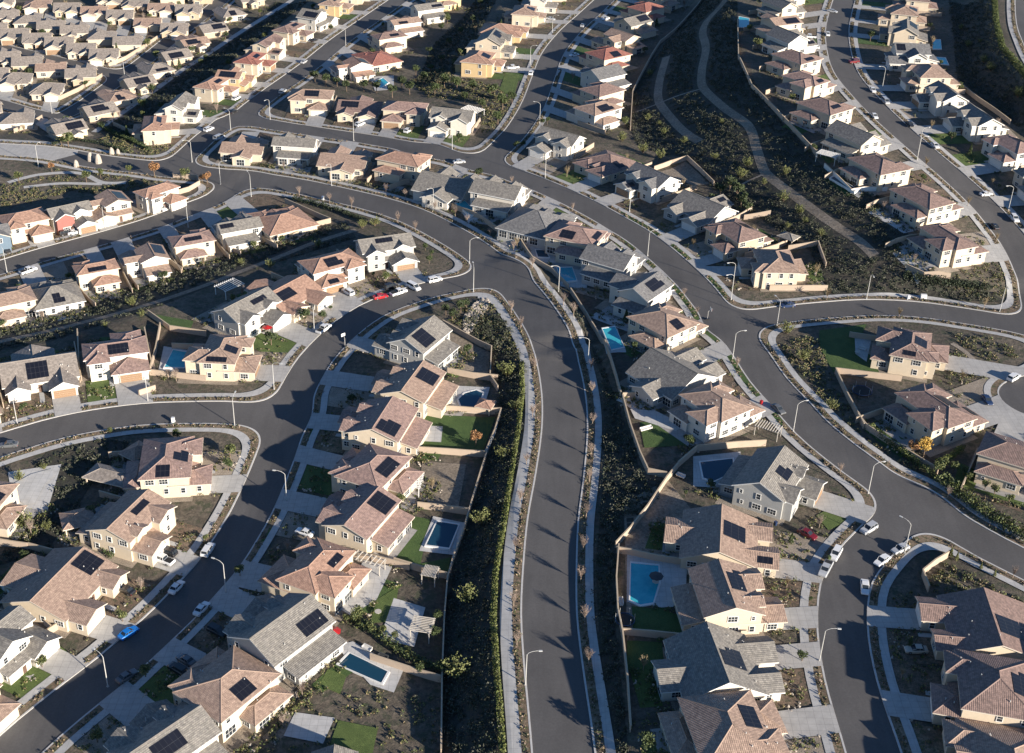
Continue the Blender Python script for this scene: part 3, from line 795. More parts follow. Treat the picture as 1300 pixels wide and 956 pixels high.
def row(where, frm, group, L):
    n = len(L)
    for i, h in enumerate(L):
        px, py, kind, W, D, roof, wall, solar = h[:8]
        kw = dict(h[8]) if len(h) > 8 else {}
        st = 'gable' if roof in ('roof_grey', 'roof_slate', 'roof_sand') else 'tile'
        st1 = 'one storey' if kind in 'CEG' else 'two storey'
        kw.setdefault('label', f"{ROOFW[roof]} {WALLW[wall]} house, {ORD[i]} from {frm} {where}")
        house(px, py, kind, W, D, st, roof, wall, solar, group=group, **kw)
T, O, B_, Rd, G, S, Sa, Ro = 'roof_tan', 'roof_orange', 'roof_brown', 'roof_red', 'roof_grey', 'roof_slate', 'roof_sand', 'roof_rose'
cr, wh, tn, gr, ye, sg = 'wall_cream', 'wall_white', 'wall_tan', 'wall_grey', 'wall_yellow', 'wall_sage'
row('in the row right of the main road', 'the top', 'houses in the row right of the main road', [
 (570,232,'G',17,20,G,wh,0,dict(front=(606,212))),(634,246,'B',15,17,G,wh,0,dict(front=(672,222))),(684,278,'C',18,21,S,gr,0,dict(front=(728,252))),
 (732,302,'A',15,18,Ro,cr,2,dict(front=(770,270),mir=True)),(776,332,'B',13.5,17,S,gr,1,dict(front=(815,310))),(812,368,'D',13.5,18,S,wh,1,dict(front=(860,345))),
 (844,412,'A',14,19,T,cr,1,dict(front=(902,396),mir=True)),(860,470,'G',15.5,22,G,gr,0,dict(front=(935,450))),(908,517,'F',14,20,T,wh,0,dict(front=(982,500))),
 (984,612,'B',16,19,G,gr,1,dict(front=(1060,655),mir=True,lawn='none')),(924,681,'G',16,21,T,cr,2,dict(front=(1030,712),lawn='gravel',mir=True)),(928,758,'B',14,19,T,cr,1,dict(front=(1040,770))),
 (920,842,'G',15.5,21,G,wh,1,dict(front=(1040,850))),(930,932,'A',16,20,T,cr,1,dict(front=(1060,935)))])
row('along the upper side of the diagonal street', 'the left', 'houses on the upper side of the diagonal street', [
 (708,182,'B',14.5,16,G,wh,0,dict(front=(668,218))),(768,205,'C',15,18,B_,cr,1,dict(front=(722,236))),(824,232,'B',14.5,17,S,wh,1,dict(front=(775,262))),
 (888,264,'G',16,19,G,gr,1,dict(front=(832,300))),(932,300,'A',13.5,17,B_,tn,1,dict(front=(872,330))),(980,338,'A',14.5,17,T,cr,1,dict(front=(910,352),mir=True))])
row('beside the right hand cul de sac', 'the top', 'houses round the right hand cul de sac', [
 (1155,444,'F',15,19,B_,cr,2,dict(front=(1285,482),mir=True,lawn='none')),(1186,522,'F',17,19,B_,cr,2,dict(front=(1275,505),lawn='gravel')),(1292,580,'A',16,17,B_,cr,1,dict(front=(1318,520),lawn='mulch')),(1370,600,'A',15,17,T,cr,1,dict(front=(1340,520)))])  # last house is out of frame, added to throw its shadow into view
row('at the lower right corner', 'the top', 'houses at the lower right corner', [
 (1246,792,'G',16,22,B_,cr,1,dict(front=(1100,800),lawn='mulch',mir=True)),(1256,876,'A',15,20,B_,cr,1,dict(front=(1100,872),lawn='mulch')),(1270,965,'C',18,20,T,cr,1,dict(front=(1120,965))),
 (1390,850,'A',16,20,T,cr,1,dict(drive=False,lawn='none')),(1400,960,'A',16,20,T,cr,1,dict(drive=False,lawn='none'))])  # these two are unseen, added beyond the right edge for shadow casting
row('between left street and main road', 'the top', 'houses in the row left of the main road', [
 (528,432,'B',14,18,G,gr,1,dict(front=(448,425),mir=True)),(518,492,'B',15,19,T,cr,1,dict(front=(410,490))),(480,540,'B',14.5,20,Ro,cr,1,dict(front=(392,545))),
 (470,598,'A',14.5,18,Ro,cr,1,dict(front=(380,590),mir=True)),(454,656,'B',15,18,Ro,cr,1,dict(front=(365,650))),(402,725,'F',15,19,O,cr,1,dict(front=(300,715),mir=True,lawn='none')),
 (353,802,'B',16,20,G,gr,1,dict(front=(262,770))),(285,872,'A',15,19,T,cr,1,dict(front=(200,842),mir=True)),(205,945,'B',16,18,G,wh,1,dict(front=(130,900))),(430,985,'E',12,12,G,gr,0,dict(drive=False,lawn='none'))])
row('in the line across the lower left loop', 'the top right', 'houses on the outer side of the left street', [
 (490,318,'B',15.5,16,G,gr,1,dict(front=(512,362),lawn='mulch',mir=True)),(423,340,'A',16,16,O,wh,2,dict(front=(462,385),lawn='gravel',mir=True)),(368,372,'G',16,19,O,cr,2,dict(front=(425,408))),
 (318,397,'B',16,17,G,gr,1,dict(front=(385,440),lawn='lawn',mir=True)),(283,450,'F',14,19,T,cr,2,dict(front=(355,468),lawn='dirt'))])
row('above the left side street', 'the left', 'houses above the left side street', [
 (50,470,'G',18,18,Sa,wh,1,dict(front=(62,545),lawn='mulch')),(147,449,'F',15.5,18,Ro,wh,1,dict(front=(158,520),lawn='lawn',mir=True)),(-45,505,'A',15,18,T,cr,1,dict(front=(-30,575)))])
row('on the lower left hillside', 'the top', 'houses on the lower left hillside', [
 (218,588,'A',16,18,Ro,cr,3,dict(front=(318,600),lawn='gravel',mir=True)),(171,664,'B',15,18,T,cr,1,dict(front=(268,712),lawn='mulch')),(84,740,'G',18,21,T,cr,1,dict(front=(198,792),lawn='mulch',mir=True)),
 (2,812,'D',13,17,G,wh,0,dict(front=(84,868),lawn='lawn')),(-22,640,'A',13,15,T,cr,1,dict(front=(-120,640),drive=False,lawn='none')),(-60,900,'A',15,18,T,cr,1,dict(drive=False,lawn='none'))])
row('above the upper left street', 'the left', 'houses above the upper left street', [
 (-14,304,'B',12,14,S,'wall_blue',0,dict(front=(0,340))),(32,284,'A',13,16,O,cr,0,dict(front=(52,322))),(90,275,'B',12.5,14,G,wh,2,dict(front=(110,308),mir=True,accent=(1,'wall_red','red boarded front gable'))),
 (137,262,'D',12.5,14,T,cr,1,dict(front=(158,295),mir=True)),(202,248,'A',12.5,13,O,wh,0,dict(front=(225,272),lawn='lawn'))])
row('below the upper left street', 'the left', 'houses below the upper left street', [
 (12,383,'A',12.5,15,T,cr,0,dict(front=(-10,350))),(68,369,'C',13.5,16,G,wh,1,dict(front=(45,330))),(122,344,'A',11.5,13,O,cr,1,dict(front=(100,312),mir=True)),
 (184,330,'D',12,14,T,wh,1,dict(front=(160,296))),(243,308,'A',12,14,Ro,cr,1,dict(front=(215,278))),(302,291,'B',12.5,14,G,wh,1,dict(front=(268,260),mir=True)),(357,276,'C',16,18,O,cr,0,dict(front=(310,250)))])
row('between main road and upper street', 'the left', 'houses between the main road and the street above it', [
 (311,184,'G',14,15,T,cr,0,dict(front=(335,160))),(376,186,'B',14,14,G,wh,0,dict(front=(395,166))),(439,200,'G',15.5,17,T,cr,0,dict(front=(462,176))),(514,206,'A',15,16,O,cr,0,dict(front=(545,192)))])
row('above the cross street near the top', 'the left', 'houses above the cross street', [
 (395,127,'A',15,16,T,cr,1,dict(front=(385,160))),(457,136,'G',15.5,17,B_,cr,1,dict(front=(445,172))),(514,143,'A',14.5,16,Ro,cr,0,dict(front=(500,178),mir=True)),(574,154,'B',14.5,16,G,wh,0,dict(front=(556,188)))])
row('left of the upper middle street', 'the bottom', 'houses left of the upper middle street', [
 (200,163,'A',14,14,O,cr,1,dict(front=(248,172))),(233,137,'B',14,14,G,wh,1,dict(front=(280,150))),(272,112,'A',13,14,O,cr,1,dict(front=(315,128))),(297,99,'D',12,14,O,ye,1,dict(front=(340,112))),
 (321,80,'A',14,14,Rd,cr,1,dict(front=(365,95))),(343,59,'B',14,14,B_,cr,1,dict(front=(390,75))),(370,41,'A',14,14,B_,cr,1,dict(front=(415,58))),(401,24,'D',14,14,G,wh,1,dict(front=(440,40))),
 (424,7,'A',14,14,T,ye,1,dict(front=(465,20))),(450,-8,'A',14,14,O,cr,1,dict(front=(490,2)))])
row('right of the upper middle street', 'the bottom', 'houses right of the upper middle street', [
 (447,87,'D',13,13,O,wh,1,dict(front=(415,72))),(478,72,'C',14,17,Rd,cr,0,dict(front=(430,55))),(493,50,'A',13,14,B_,cr,1,dict(front=(455,38))),(512,32,'B',13,14,T,wh,1,dict(front=(475,20))),
 (541,14,'B',13,14,G,wh,1,dict(front=(500,2))),(564,-2,'A',13,14,T,ye,1,dict(front=(525,-12)))])
row('left of the upper right street', 'the bottom', 'houses left of the upper right street', [
 (610,79,'A',14.5,17,O,ye,1,dict(front=(682,95))),(628,56,'B',14,18,G,cr,1,dict(front=(700,72))),(640,37,'C',15,19,O,ye,0,dict(front=(712,52))),(668,19,'A',13.5,16,T,cr,1,dict(front=(730,32))),(688,2,'B',13,14,G,wh,0,dict(front=(745,15))),(706,-12,'A',13,14,O,cr,0,dict(front=(760,-2)))])
row('right of the upper right street', 'the bottom', 'houses right of the upper right street', [
 (757,142,'A',14,17,T,wh,1,dict(front=(688,130))),(762,119,'A',13,17,B_,cr,0,dict(front=(690,105))),(764,98,'B',13,17,S,wh,0,dict(front=(698,84))),(770,73,'A',14,18,Rd,cr,1,dict(front=(708,60))),
 (784,52,'D',13,17,T,cr,1,dict(front=(722,42))),(802,32,'B',13,16,G,cr,1,dict(front=(735,22))),(818,14,'A',13,17,Rd,cr,0,dict(front=(752,6))),(838,-2,'A',13,15,T,cr,0,dict(front=(770,-8)))])
row('left of the hilltop street', 'the bottom', 'houses left of the hilltop street', [
 (1202,307,'F',16,17,B_,cr,0,dict(front=(1285,310))),(1172,255,'A',16,17,B_,cr,0,dict(front=(1245,250),mir=True)),(1117,214,'A',14.5,18,B_,cr,1,dict(front=(1195,212))),(1086,177,'B',15,17,G,cr,1,dict(front=(1155,170))),
 (1048,140,'A',14,18,B_,cr,1,dict(front=(1110,132))),(1022,106,'F',13.5,18,Ro,cr,1,dict(front=(1080,98))),(1012,78,'A',13.5,17,B_,cr,2,dict(front=(1068,75))),(1002,53,'B',12.5,17,G,wh,2,dict(front=(1064,54))),
 (990,31,'D',13,17,T,cr,2,dict(front=(1066,33))),(992,10,'B',13,15,G,cr,0,dict(front=(1070,10))),(1000,-8,'A',13,15,T,cr,0,dict(front=(1078,-8)))])
row('right of the hilltop street', 'the top', 'houses right of the hilltop street', [
 (1160,2,'A',13,16,B_,cr,0,dict(front=(1070,5))),(1144,19,'A',13,17,T,cr,1,dict(front=(1066,22))),(1145,43,'B',13,16,G,cr,1,dict(front=(1064,46))),(1155,72,'D',13.5,17,S,wh,1,dict(front=(1070,80))),
 (1175,97,'A',14,18,T,cr,0,dict(front=(1090,108))),(1196,126,'B',14,16,G,wh,1,dict(front=(1115,140))),(1238,156,'B',14.5,16,G,wh,2,dict(front=(1150,172))),(1282,190,'A',14.5,16,Ro,wh,1,dict(front=(1200,215))),
 (1322,232,'A',15,16,G,cr,1,dict(front=(1230,250))),(1365,275,'A',15,16,T,cr,1,dict(front=(1262,290)))])  # the final house lies out of view, added for the shadow it casts
def sub(n): return dict(label=n)
def small(L, where, frm, group, fr):
    pal = [(Sa,cr),(Sa,tn),(G,wh),(Sa,cr),(T,cr),(Sa,wh)]
    out = []
    for i, (x, y) in enumerate(L):
        r, w_ = pal[(i*3+len(L)) % 6] if i % 4 else (Sa, cr)
        out.append((x, y, 'E' if i % 3 else 'G', 11.5, 14, r, w_, 1 if fr == 'b' else 0, dict(front=(x+fr_v[fr][0], y+fr_v[fr][1]), up=2.2, mir=bool(i % 2))))
    row(where, frm, group, out)
fr_v = dict(d=(-6, 22), u=(8, -22), b=(-28, -12), r=(30, 15))
small([(-8,40),(20,46),(48,52),(76,58),(104,65),(133,72)], 'above the far left lane', 'the left', 'small houses above the far left lane', 'd')
small([(8,21),(36,27),(66,34),(96,40),(130,47),(163,54)], 'in the second far left line', 'the left', 'small houses in the second far left line', 'u')
small([(2,4),(48,8),(86,13),(120,17),(153,22),(188,31),(222,40)], 'in the third far left line', 'the left', 'small houses in the third far left line', 'd')
small([(8,74),(36,80),(66,87),(104,95)], 'below the far left lane', 'the left', 'small houses below the far left lane', 'u')
small([(-8,98),(20,103),(60,116)], 'on the inner far left corner', 'the left', 'small houses on the inner far left corner', 'd')
small([(-18,140),(22,152)], 'below the far left bend', 'the left', 'small houses below the far left bend', 'u')
small([(84,164),(124,141),(149,124),(174,106),(198,89),(221,72),(244,55),(268,38),(292,18),(316,0)], 'along the dark slope', 'the bottom', 'small houses along the dark slope', 'b')
small([(140,2),(172,6),(205,12),(240,16)], 'at the far top left edge', 'the left', 'small houses at the far top left edge', 'd')
small([(150,-12),(185,-10),(220,-4),(255,-4)], 'beyond the top left edge', 'the left', 'small houses beyond the top left edge', 'u')
# ------------------------------------------------------------------ foliage
def quads_mesh(name, C, size, mats, flatten=0.0, up=0.0):
    """leaf-sized faces centred on C (n,3)"""
    n = len(C); d = RNG.normal(size=(n, 3)); d /= np.linalg.norm(d, axis=1)[:, None]+1e-9
    d[:, 2] = np.abs(d[:, 2])*1.0+up; d /= np.linalg.norm(d, axis=1)[:, None]
    r = RNG.normal(size=(n, 3)); u = np.cross(d, r); u /= np.linalg.norm(u, axis=1)[:, None]+1e-9; w = np.cross(d, u)
    s = (size*RNG.uniform(.6, 1.35, n))[:, None]
    V = np.stack([C-u*s-w*s*.6, C+u*s-w*s*.7, C+u*s*.9+w*s*.6, C-u*s*.8+w*s*.7], 1).reshape(-1, 3)
    me = bpy.data.meshes.new(name)
    me.vertices.add(4*n); me.vertices.foreach_set('co', V.ravel())
    me.loops.add(4*n); me.loops.foreach_set('vertex_index', np.arange(4*n, dtype=np.int32))
    me.polygons.add(n); me.polygons.foreach_set('loop_start', np.arange(0, 4*n, 4, dtype=np.int32))
    try: me.polygons.foreach_set('loop_total', np.full(n, 4, dtype=np.int32))
    except Exception: pass
    for m in mats: me.materials.append(MATS[m])
    if len(mats) > 1:
        me.polygons.foreach_set('material_index', np.random.default_rng(3).integers(0, len(mats), n).astype(np.int32))
    me.update(calc_edges=True); me.validate()
    return me
def blob(n, rx, ry, rz, cz, lumps=6, fill=.35):
    """points near the surface of a lumpy crown"""
    k = max(1, lumps); L = []
    for i in range(k):
        a = RNG.uniform(0, 2*PI); e = RNG.uniform(-.5, 1); rr = RNG.uniform(.35, .6)
        L.append((rx*rr*math.cos(a), ry*rr*math.sin(a), cz+rz*.5*e, RNG.uniform(.45, .65)))
    out = []
    per = n//k
    for (x, y, z, s) in L:
        d = RNG.normal(size=(per, 3)); d /= np.linalg.norm(d, axis=1)[:, None]
        r = RNG.uniform(fill, 1, per)[:, None]**.5
        out.append(np.array([x, y, z])+d*r*np.array([rx*s, ry*s, rz*s]))
    return np.concatenate(out)
TREE = {}
def mk_tree(kind, leaf, var=0):
    key = (kind, leaf, var)
    if key in TREE: return TREE[key]
    t = MB(); R = random.Random(hash((kind, var)) & 255 if False else var*17+len(kind))
    cr_ = None
    if kind == 'bare':
        t.tube((0, 0, -.1), (0, 0, 1.7), .11, .08)
        tw = MB()
        for i in range(34):
            a = R.uniform(0, 2*PI); h0 = R.uniform(1.2, 2.2); e = R.uniform(.25, .6); L = R.uniform(1.3, 2.6)
            p = Vector((0, 0, h0)); q = p+Vector((math.cos(a)*e, math.sin(a)*e, 1)).normalized()*L
            (t if i < 6 else tw).tube(p, q, .05 if i < 6 else .035, .012, 3, cap=False)
            for s in range(5):
                b = p.lerp(q, R.uniform(.35, .95)); c2 = b+Vector((R.uniform(-1, 1), R.uniform(-1, 1), R.uniform(.3, 1.2))).normalized()*R.uniform(.35, .8)
                tw.tube(b, c2, .022, .009, 3, cap=False)
        trunk = t.mesh('trunk', ['pale_bark']); cr_ = tw.mesh('crown', [leaf])
    elif kind == 'round':
        t.tube((0, 0, -.1), (0, 0, 1.6), .16, .11)
        for i in range(5):
            a = i*1.26; t.tube((0, 0, 1.3+.08*i), (math.cos(a)*.9, math.sin(a)*.9, 2.9), .08, .03, 4)
        trunk = t.mesh('trunk', ['bark'])
        cr_ = quads_mesh('crown', blob(620, 1.7, 1.7, 1.5, 3.0, 8), .16, [leaf, 'leaf_green'] if leaf not in ('leaf_green', 'leaf_orange', 'leaf_gold') else [leaf])
    elif kind == 'fan':        # many upright stems, feathery
        pts = []
        for i in range(46):
            a = R.uniform(0, 2*PI); e = R.uniform(.1, .95); L = R.uniform(2.0, 3.1)
            d = Vector((math.cos(a)*e, math.sin(a)*e, 1)).normalized()
            t.tube((0, 0, 0), tuple(d*L*.75), .035, .012, 3, cap=False)
            for s in range(15):
                p = d*(L*R.uniform(.35, 1)); pts.append((p.x+R.gauss(0, .11), p.y+R.gauss(0, .11), p.z+R.gauss(0, .13)))
        trunk = t.mesh('trunk', ['bark']); cr_ = quads_mesh('crown', np.array(pts), .10, [leaf], up=0)
    elif kind == 'cone':
        t.tube((0, 0, -.1), (0, 0, 4.0), .13, .04)
        z = RNG.uniform(.5, 4.6, 480); a = RNG.uniform(0, 2*PI, 480); rr = (4.9-z)/4.4*1.15*RNG.uniform(.4, 1, 480)
        trunk = t.mesh('trunk', ['bark']); cr_ = quads_mesh('crown', np.stack([rr*np.cos(a), rr*np.sin(a), z], 1), .15, [leaf])
    TREE[key] = (trunk, cr_); return TREE[key]
def tree(px, py, kind, leaf, sc, label, cat='tree', group=None, name=None, xy=None):
    p = at(px, py) if xy is None else Vector((xy[0], xy[1], hz(*xy)))
    tr, cw = mk_tree(kind, leaf, random.randrange(3))
    v_ = sdf(p.x, p.y)
    if -7 < v_ < .9:
        g_ = toroad(p.x, p.y)*-1; p.x += g_.x*(1.35-v_); p.y += g_.y*(1.35-v_)
        if sdf(p.x, p.y) < .5: g_ = toroad(p.x, p.y)*-1; p.x += g_.x*2; p.y += g_.y*2
        p.z = hz(p.x, p.y)+.1
    o = empty(name or dict(bare='bare_tree', round='leafy_tree', fan='feathery_shrub', cone='conical_tree')[kind], p, random.uniform(0, 6))
    o.scale = (sc, sc, sc*random.uniform(.9, 1.1)); tag(o, label, cat, group)
    link('trunk', tr, o); link('crown', cw, o)
    return o
def poly_in(poly, x, y):
    c = False; n = len(poly); j = n-1
    for i in range(n):
        xi, yi = poly[i]; xj, yj = poly[j]
        if (yi > y) != (yj > y) and x < (xj-xi)*(y-yi)/(yj-yi)+xi: c = not c
        j = i
    return c
WATER = []; TRAILC = set(); SOFT = []
HB = [(min(p[0] for p in q), max(p[0] for p in q), min(p[1] for p in q), max(p[1] for p in q), q) for q in HARD]
def hard_at(x, y): return any(a < x < b and c_ < y < d and poly_in(q, x, y) for a, b, c_, d, q in HB+SOFT)
def scatter(name, poly, per, size, mats, leaves=12, leaf=.16, keep=4.2, hscale=1.0, label=None, gap=0):
    xs = [p[0] for p in poly]; ys = [p[1] for p in poly]
    A = (max(xs)-min(xs))*(max(ys)-min(ys)); n = int(A*per); pts = []
    for _ in range(n):
        x = random.uniform(min(xs), max(xs)); y = random.uniform(min(ys), max(ys))
        if not poly_in(poly, x, y): continue
        if sdf(x, y) < keep or in_house(x, y) or hard_at(x, y): continue
        if any(poly_in(w_, x, y) for w_ in WATER) or (round(x/1.5), round(y/1.5)) in TRAILC: continue
        r = size*random.choice((.35, .5, .7, .8, 1.0, 1.0, 1.5))
        pts.append((x, y, hz(x, y), r))
    if not pts: return
    C = []
    for (x, y, z, r) in pts:
        k = int(leaves*(.6+r/size*.6)); d = RNG.normal(size=(k, 3)); d /= np.linalg.norm(d, axis=1)[:, None]
        d[:, 2] = np.abs(d[:, 2])*hscale; C.append(np.array([x, y, z+.05])+d*r*RNG.uniform(.55, 1, k)[:, None])
    me = quads_mesh(name, np.concatenate(C), leaf, mats)
    return tag(link(name, me), label, None, None, 'stuff')
def hedge(L, w, h, leaf, label, group=None, dens=34, name='hedge'):
    P = [at(*p) for p in L]; C = []
    for a, b in zip(P, P[1:]):
        l = (b-a).length; d = (b-a)/max(l, .01); nrm = Vector((-d.y, d.x, 0)); k = int(l*dens*max(1, w*h*.6))
        t = RNG.uniform(0, l, k); s = RNG.uniform(-w/2, w/2, k); z = h*RNG.uniform(.1, 1, k)**.6*(1+.12*np.sin(t*1.3+3*np.sin(t*.31)))
        for q in range(k):
            x = a.x+d.x*t[q]+nrm.x*s[q]; y = a.y+d.y*t[q]+nrm.y*s[q]; C.append((x, y, hz(x, y)+z[q]))
    me = quads_mesh(name, np.array(C), .17, leaf if isinstance(leaf, list) else [leaf])
    return tag(link(name, me), label, 'hedge', group)

# ------------------------------------------------------------------ yard surfaces
def surf(name, L, mat, off=.13, above=4.0):
    if mat in ('lawn', 'dark_lawn', 'pale_patio'): q = pxpoly(L); SOFT.append((min(p[0] for p in q), max(p[0] for p in q), min(p[1] for p in q), max(p[1] for p in q), q))
    return drape(name, pxpoly(L), mat, off, above=above)
for L in [[(525,526),(629,530),(612,577),(520,573)],[(1000+40,420),(1100,412),(1088,440),(1106,452),(1118,477),(1058,473),(1040,440)],[(812,537),(846,533),(860,541),(874,566),(818,569)],
          [(505,652),(546,660),(534,716),(572,708),(568,733),(486,716),(492,690)],[(796,814),(840,816),(844,850),(796,852)],[(198,400),(246,408),(240,424),(204,415)],[(802,770),(838,774),(856,780),(892,786),(890,808),(804,802)]]:
    surf('lawn', L, 'dark_lawn')
for L in [[(430,915),(480,925),(470,970),(415,955)],[(1036,655),(1064,640),(1094,652),(1052,674)],[(1218,588),(1290,620),(1330,655),(1210,615)],[(366,408),(388,419),(374,428),(356,418)],[(12,862),(40,826),(68,812),(86,828),(40,858)],
          [(478,762),(506,745),(500,790),(470,792)],[(416,850),(440,858),(432,882),(405,870)],[(642,92),(660,96),(652,124),(634,114)],[(1100,543),(1130,548),(1155,562),(1140,574)],[(242,262),(262,250),(272,262),(250,270)]]:
    surf('lawn', L, 'lawn')
for L in [[(536,586),(592,590),(582,645),(530,642)],[(568,420),(622,448),(620,476),(570,470)],[(796,815),(792,640),(848,610),(880,650),(850,690)],[(878,235),(838,218),(870,205),(902,234)],[(1010,350),(1040,330),(1048,366),(1012,368)],[(20,725),(62,798),(90,785),(45,700)]]:
    surf('bare_yard', L, 'dirt', .09)
for L in [[(375,905),(425,912),(410,945),(360,935)],[(550,656),(592,664),(576,705),(532,700)],[(574,490),(622,492),(612,526),(574,524)],[(796,704),(850,708),(872,716),(870,770),(840,772),(796,765)],[(426,820),(448,815),(512,852),(500,880),(470,870)],[(500,760),(540,772),(526,822),(482,812)],
          [(800,520),(832,522),(868,540),(858,548),(806,532)],[(208,440),(245,446),(240,478),(200,476)],[(880,580),(940,574),(940,622),(880,618)],[(575,256),(600,252),(618,275),(595,284)],[(700,332),(745,335),(745,366),(712,364)],[(758,420),(784,418),(795,448),(770,450)],
          [(672,312),(702,312),(706,334),(678,332)],[(462,712),(498,720),(478,762),(445,782),(425,770)],[(10,600),(78,590),(60,650),(20,660)],[(470,98),(500,96),(500,114),(476,116)],[(1085,430),(1106,432),(1100,460),(1086,450)],
          [(524,540),(562,542),(560,562),(522,560)],[(1056,222),(1096,246),(1090,252),(1050,226)],[(510,600),(530,604),(526,640),(508,636)]]:
    surf('patio', L, 'pale_patio', .15)
surf('paved_plaza', [(-20,176),(60,180),(100,190),(98,196),(60,206),(-20,200)], 'drive', .12, above=-99)
# pools
def pool(L, deep, label):
    P = pxpoly(L); zt = max(hz(*p) for p in P)+.2
    cx = sum(p[0] for p in P)/len(P); cy = sum(p[1] for p in P)/len(P)
    WATER.append(P)
    E = []
    for (x, y) in P: d = math.hypot(x-cx, y-cy); E.append((cx+(x-cx)*(d+.55)/d, cy+(y-cy)*(d+.55)/d))
    b = MB(); n = len(P)
    for i in range(n):
        j = (i+1) % n
        b.quad((*E[i], zt+.05), (*E[j], zt+.05), (*P[j], zt+.05), (*P[i], zt+.05)); b.quad((*E[i], zt-.8), (*E[j], zt-.8), (*E[j], zt+.05), (*E[i], zt+.05)); b.quad((*P[i], zt-.2), (*P[j], zt-.2), (*P[j], zt+.05), (*P[i], zt+.05))
    r = empty('swimming_pool', (0, 0, 0)); tag(r, label, 'pool', 'back yard swimming pools')
    b.build('coping', 'trim_white', r)
    wv = MB(); wv.poly([(*p, zt-.02) for p in P]); wv.build('water', 'deep_water' if deep else 'pool_water', r)
pool([(801,716),(836,719),(836,742),(829,766),(813,769),(800,763)], False, 'bright turquoise pool behind an orange roofed house, lower right')
pool([(444,830),(492,854),(484,869),(430,845)], True, 'dark blue pool at the bottom left of the picture')
pool([(555,663),(582,667),(570,698),(541,694)], True, 'dark rectangular pool framed by pale pavers left of the main road')
pool([(582,508),(590,500),(604,496),(613,500),(607,516),(600,520),(586,519)], True, 'curved dark pool beside a small red roofed gazebo')
pool([(220,445),(238,448),(234,468),(209,468)], False, 'small blue pool beside the fence above the left side street')
pool([(889,588),(930,583),(931,600),(906,612),(893,608)], True, 'dark shaded pool behind the grey house by the corner')
pool([(707,342),(726,340),(732,357),(714,360)], False, 'small blue pool behind grey houses, centre of the picture')
pool([(764,427),(780,424),(792,441),(776,445)], False, 'blue pool tucked between back wall and tan house, mid right')
pool([(578,264),(590,260),(607,272),(597,276)], False, 'small shaded pool behind the top grey house of the row')
pool([(474,106),(486,101),(493,106),(484,112)], False, 'tiny bright pool near the trees at the top')
pool([(1184,51),(1194,51),(1195,63),(1184,63)], False, 'small bright pool behind the hilltop houses, upper of two')
pool([(1187,73),(1200,74),(1204,83),(1188,81)], False, 'small shaded pool behind the hilltop houses, lower of two')
pool([(938,22),(951,24),(950,36),(938,35)], False, 'shaded blue pool above the dark hillside at the top')
pool([(680,318),(692,318),(697,328),(683,328)], True, 'dark pool behind the pinkish roofed house, centre')
surf('covered_pool', [(12,618),(40,603),(66,596),(70,604),(56,618),(46,640),(32,642),(18,632)], 'pale_patio', .3)
pool([(1060,224),(1088,243),(1083,248),(1054,230)], True, 'long dark pool on the hillside terrace below a brown house')
# dirt trails and walks
def trail(L, w, mat, name='trail', off=.10):
    P = [at(*p) for p in L]; Q = []
    for i in range(len(P)-1):
        p0 = P[max(i-1, 0)]; p1 = P[i]; p2 = P[i+1]; p3 = P[min(i+2, len(P)-1)]; n = max(2, int((p2-p1).length/1.5))
        for k in range(n):
            t = k/n; Q.append(0.5*((2*p1)+(p2-p0)*t+(2*p0-5*p1+4*p2-p3)*t*t+(3*p1-p0-3*p2+p3)*t**3))
    Q.append(P[-1]); V = []; Fc = []
    for i, q in enumerate(Q):
        d = (Q[min(i+1, len(Q)-1)]-Q[max(i-1, 0)]); n = Vector((-d.y, d.x, 0)).normalized()*w/2
        for s in (-1, -.33, .33, 1):
            x, y = q.x+n.x*s, q.y+n.y*s; V.append((x, y, hz(x, y)+off))
            TRAILC.update({(round((x+a_)/1.5), round((y+b_)/1.5)) for a_ in (-.6, 0, .6) for b_ in (-.6, 0, .6)})
        if i:
            for s in range(3): a = (i-1)*4+s; Fc.append((a, a+1, a+5, a+4))
    me = bpy.data.meshes.new(name); me.from_pydata(V, [], Fc); me.materials.append(MATS[mat]); tag(link(name, me), kind='structure')
trail([(930,-12),(918,4),(898,26),(892,42),(896,62),(891,90),(893,112),(918,136),(950,160),(960,188),(968,212),(976,224),(1002,244),(1040,272),(1060,286),(1090,306),(1110,325)], 3.4, 'dirt')
trail([(846,72),(837,105),(837,130),(856,155),(872,170),(888,180)], 3.4, 'dirt')
trail([(803,143),(835,132),(860,122),(890,113)], 1.0, 'gravel'); trail([(932,240),(950,230),(968,222)], 1.0, 'gravel')
trail([(-30,442),(0,434),(60,421),(120,406),(160,395),(210,380),(262,362),(300,347),(350,328),(400,308),(452,292)], 2.8, 'dirt')
trail([(120,168),(150,147),(200,112),(230,90),(262,70),(310,38),(362,6),(385,-10)], 3.0, 'concrete', 'path')
trail([(1208,436),(1224,446),(1240,462),(1248,478)], 1.6, 'gravel', 'path'); trail([(10,232),(50,222),(100,220),(130,232),(160,232)], 2.2, 'concrete', 'path'); trail([(30,238),(80,233),(130,234)], 2.0, 'concrete', 'path')

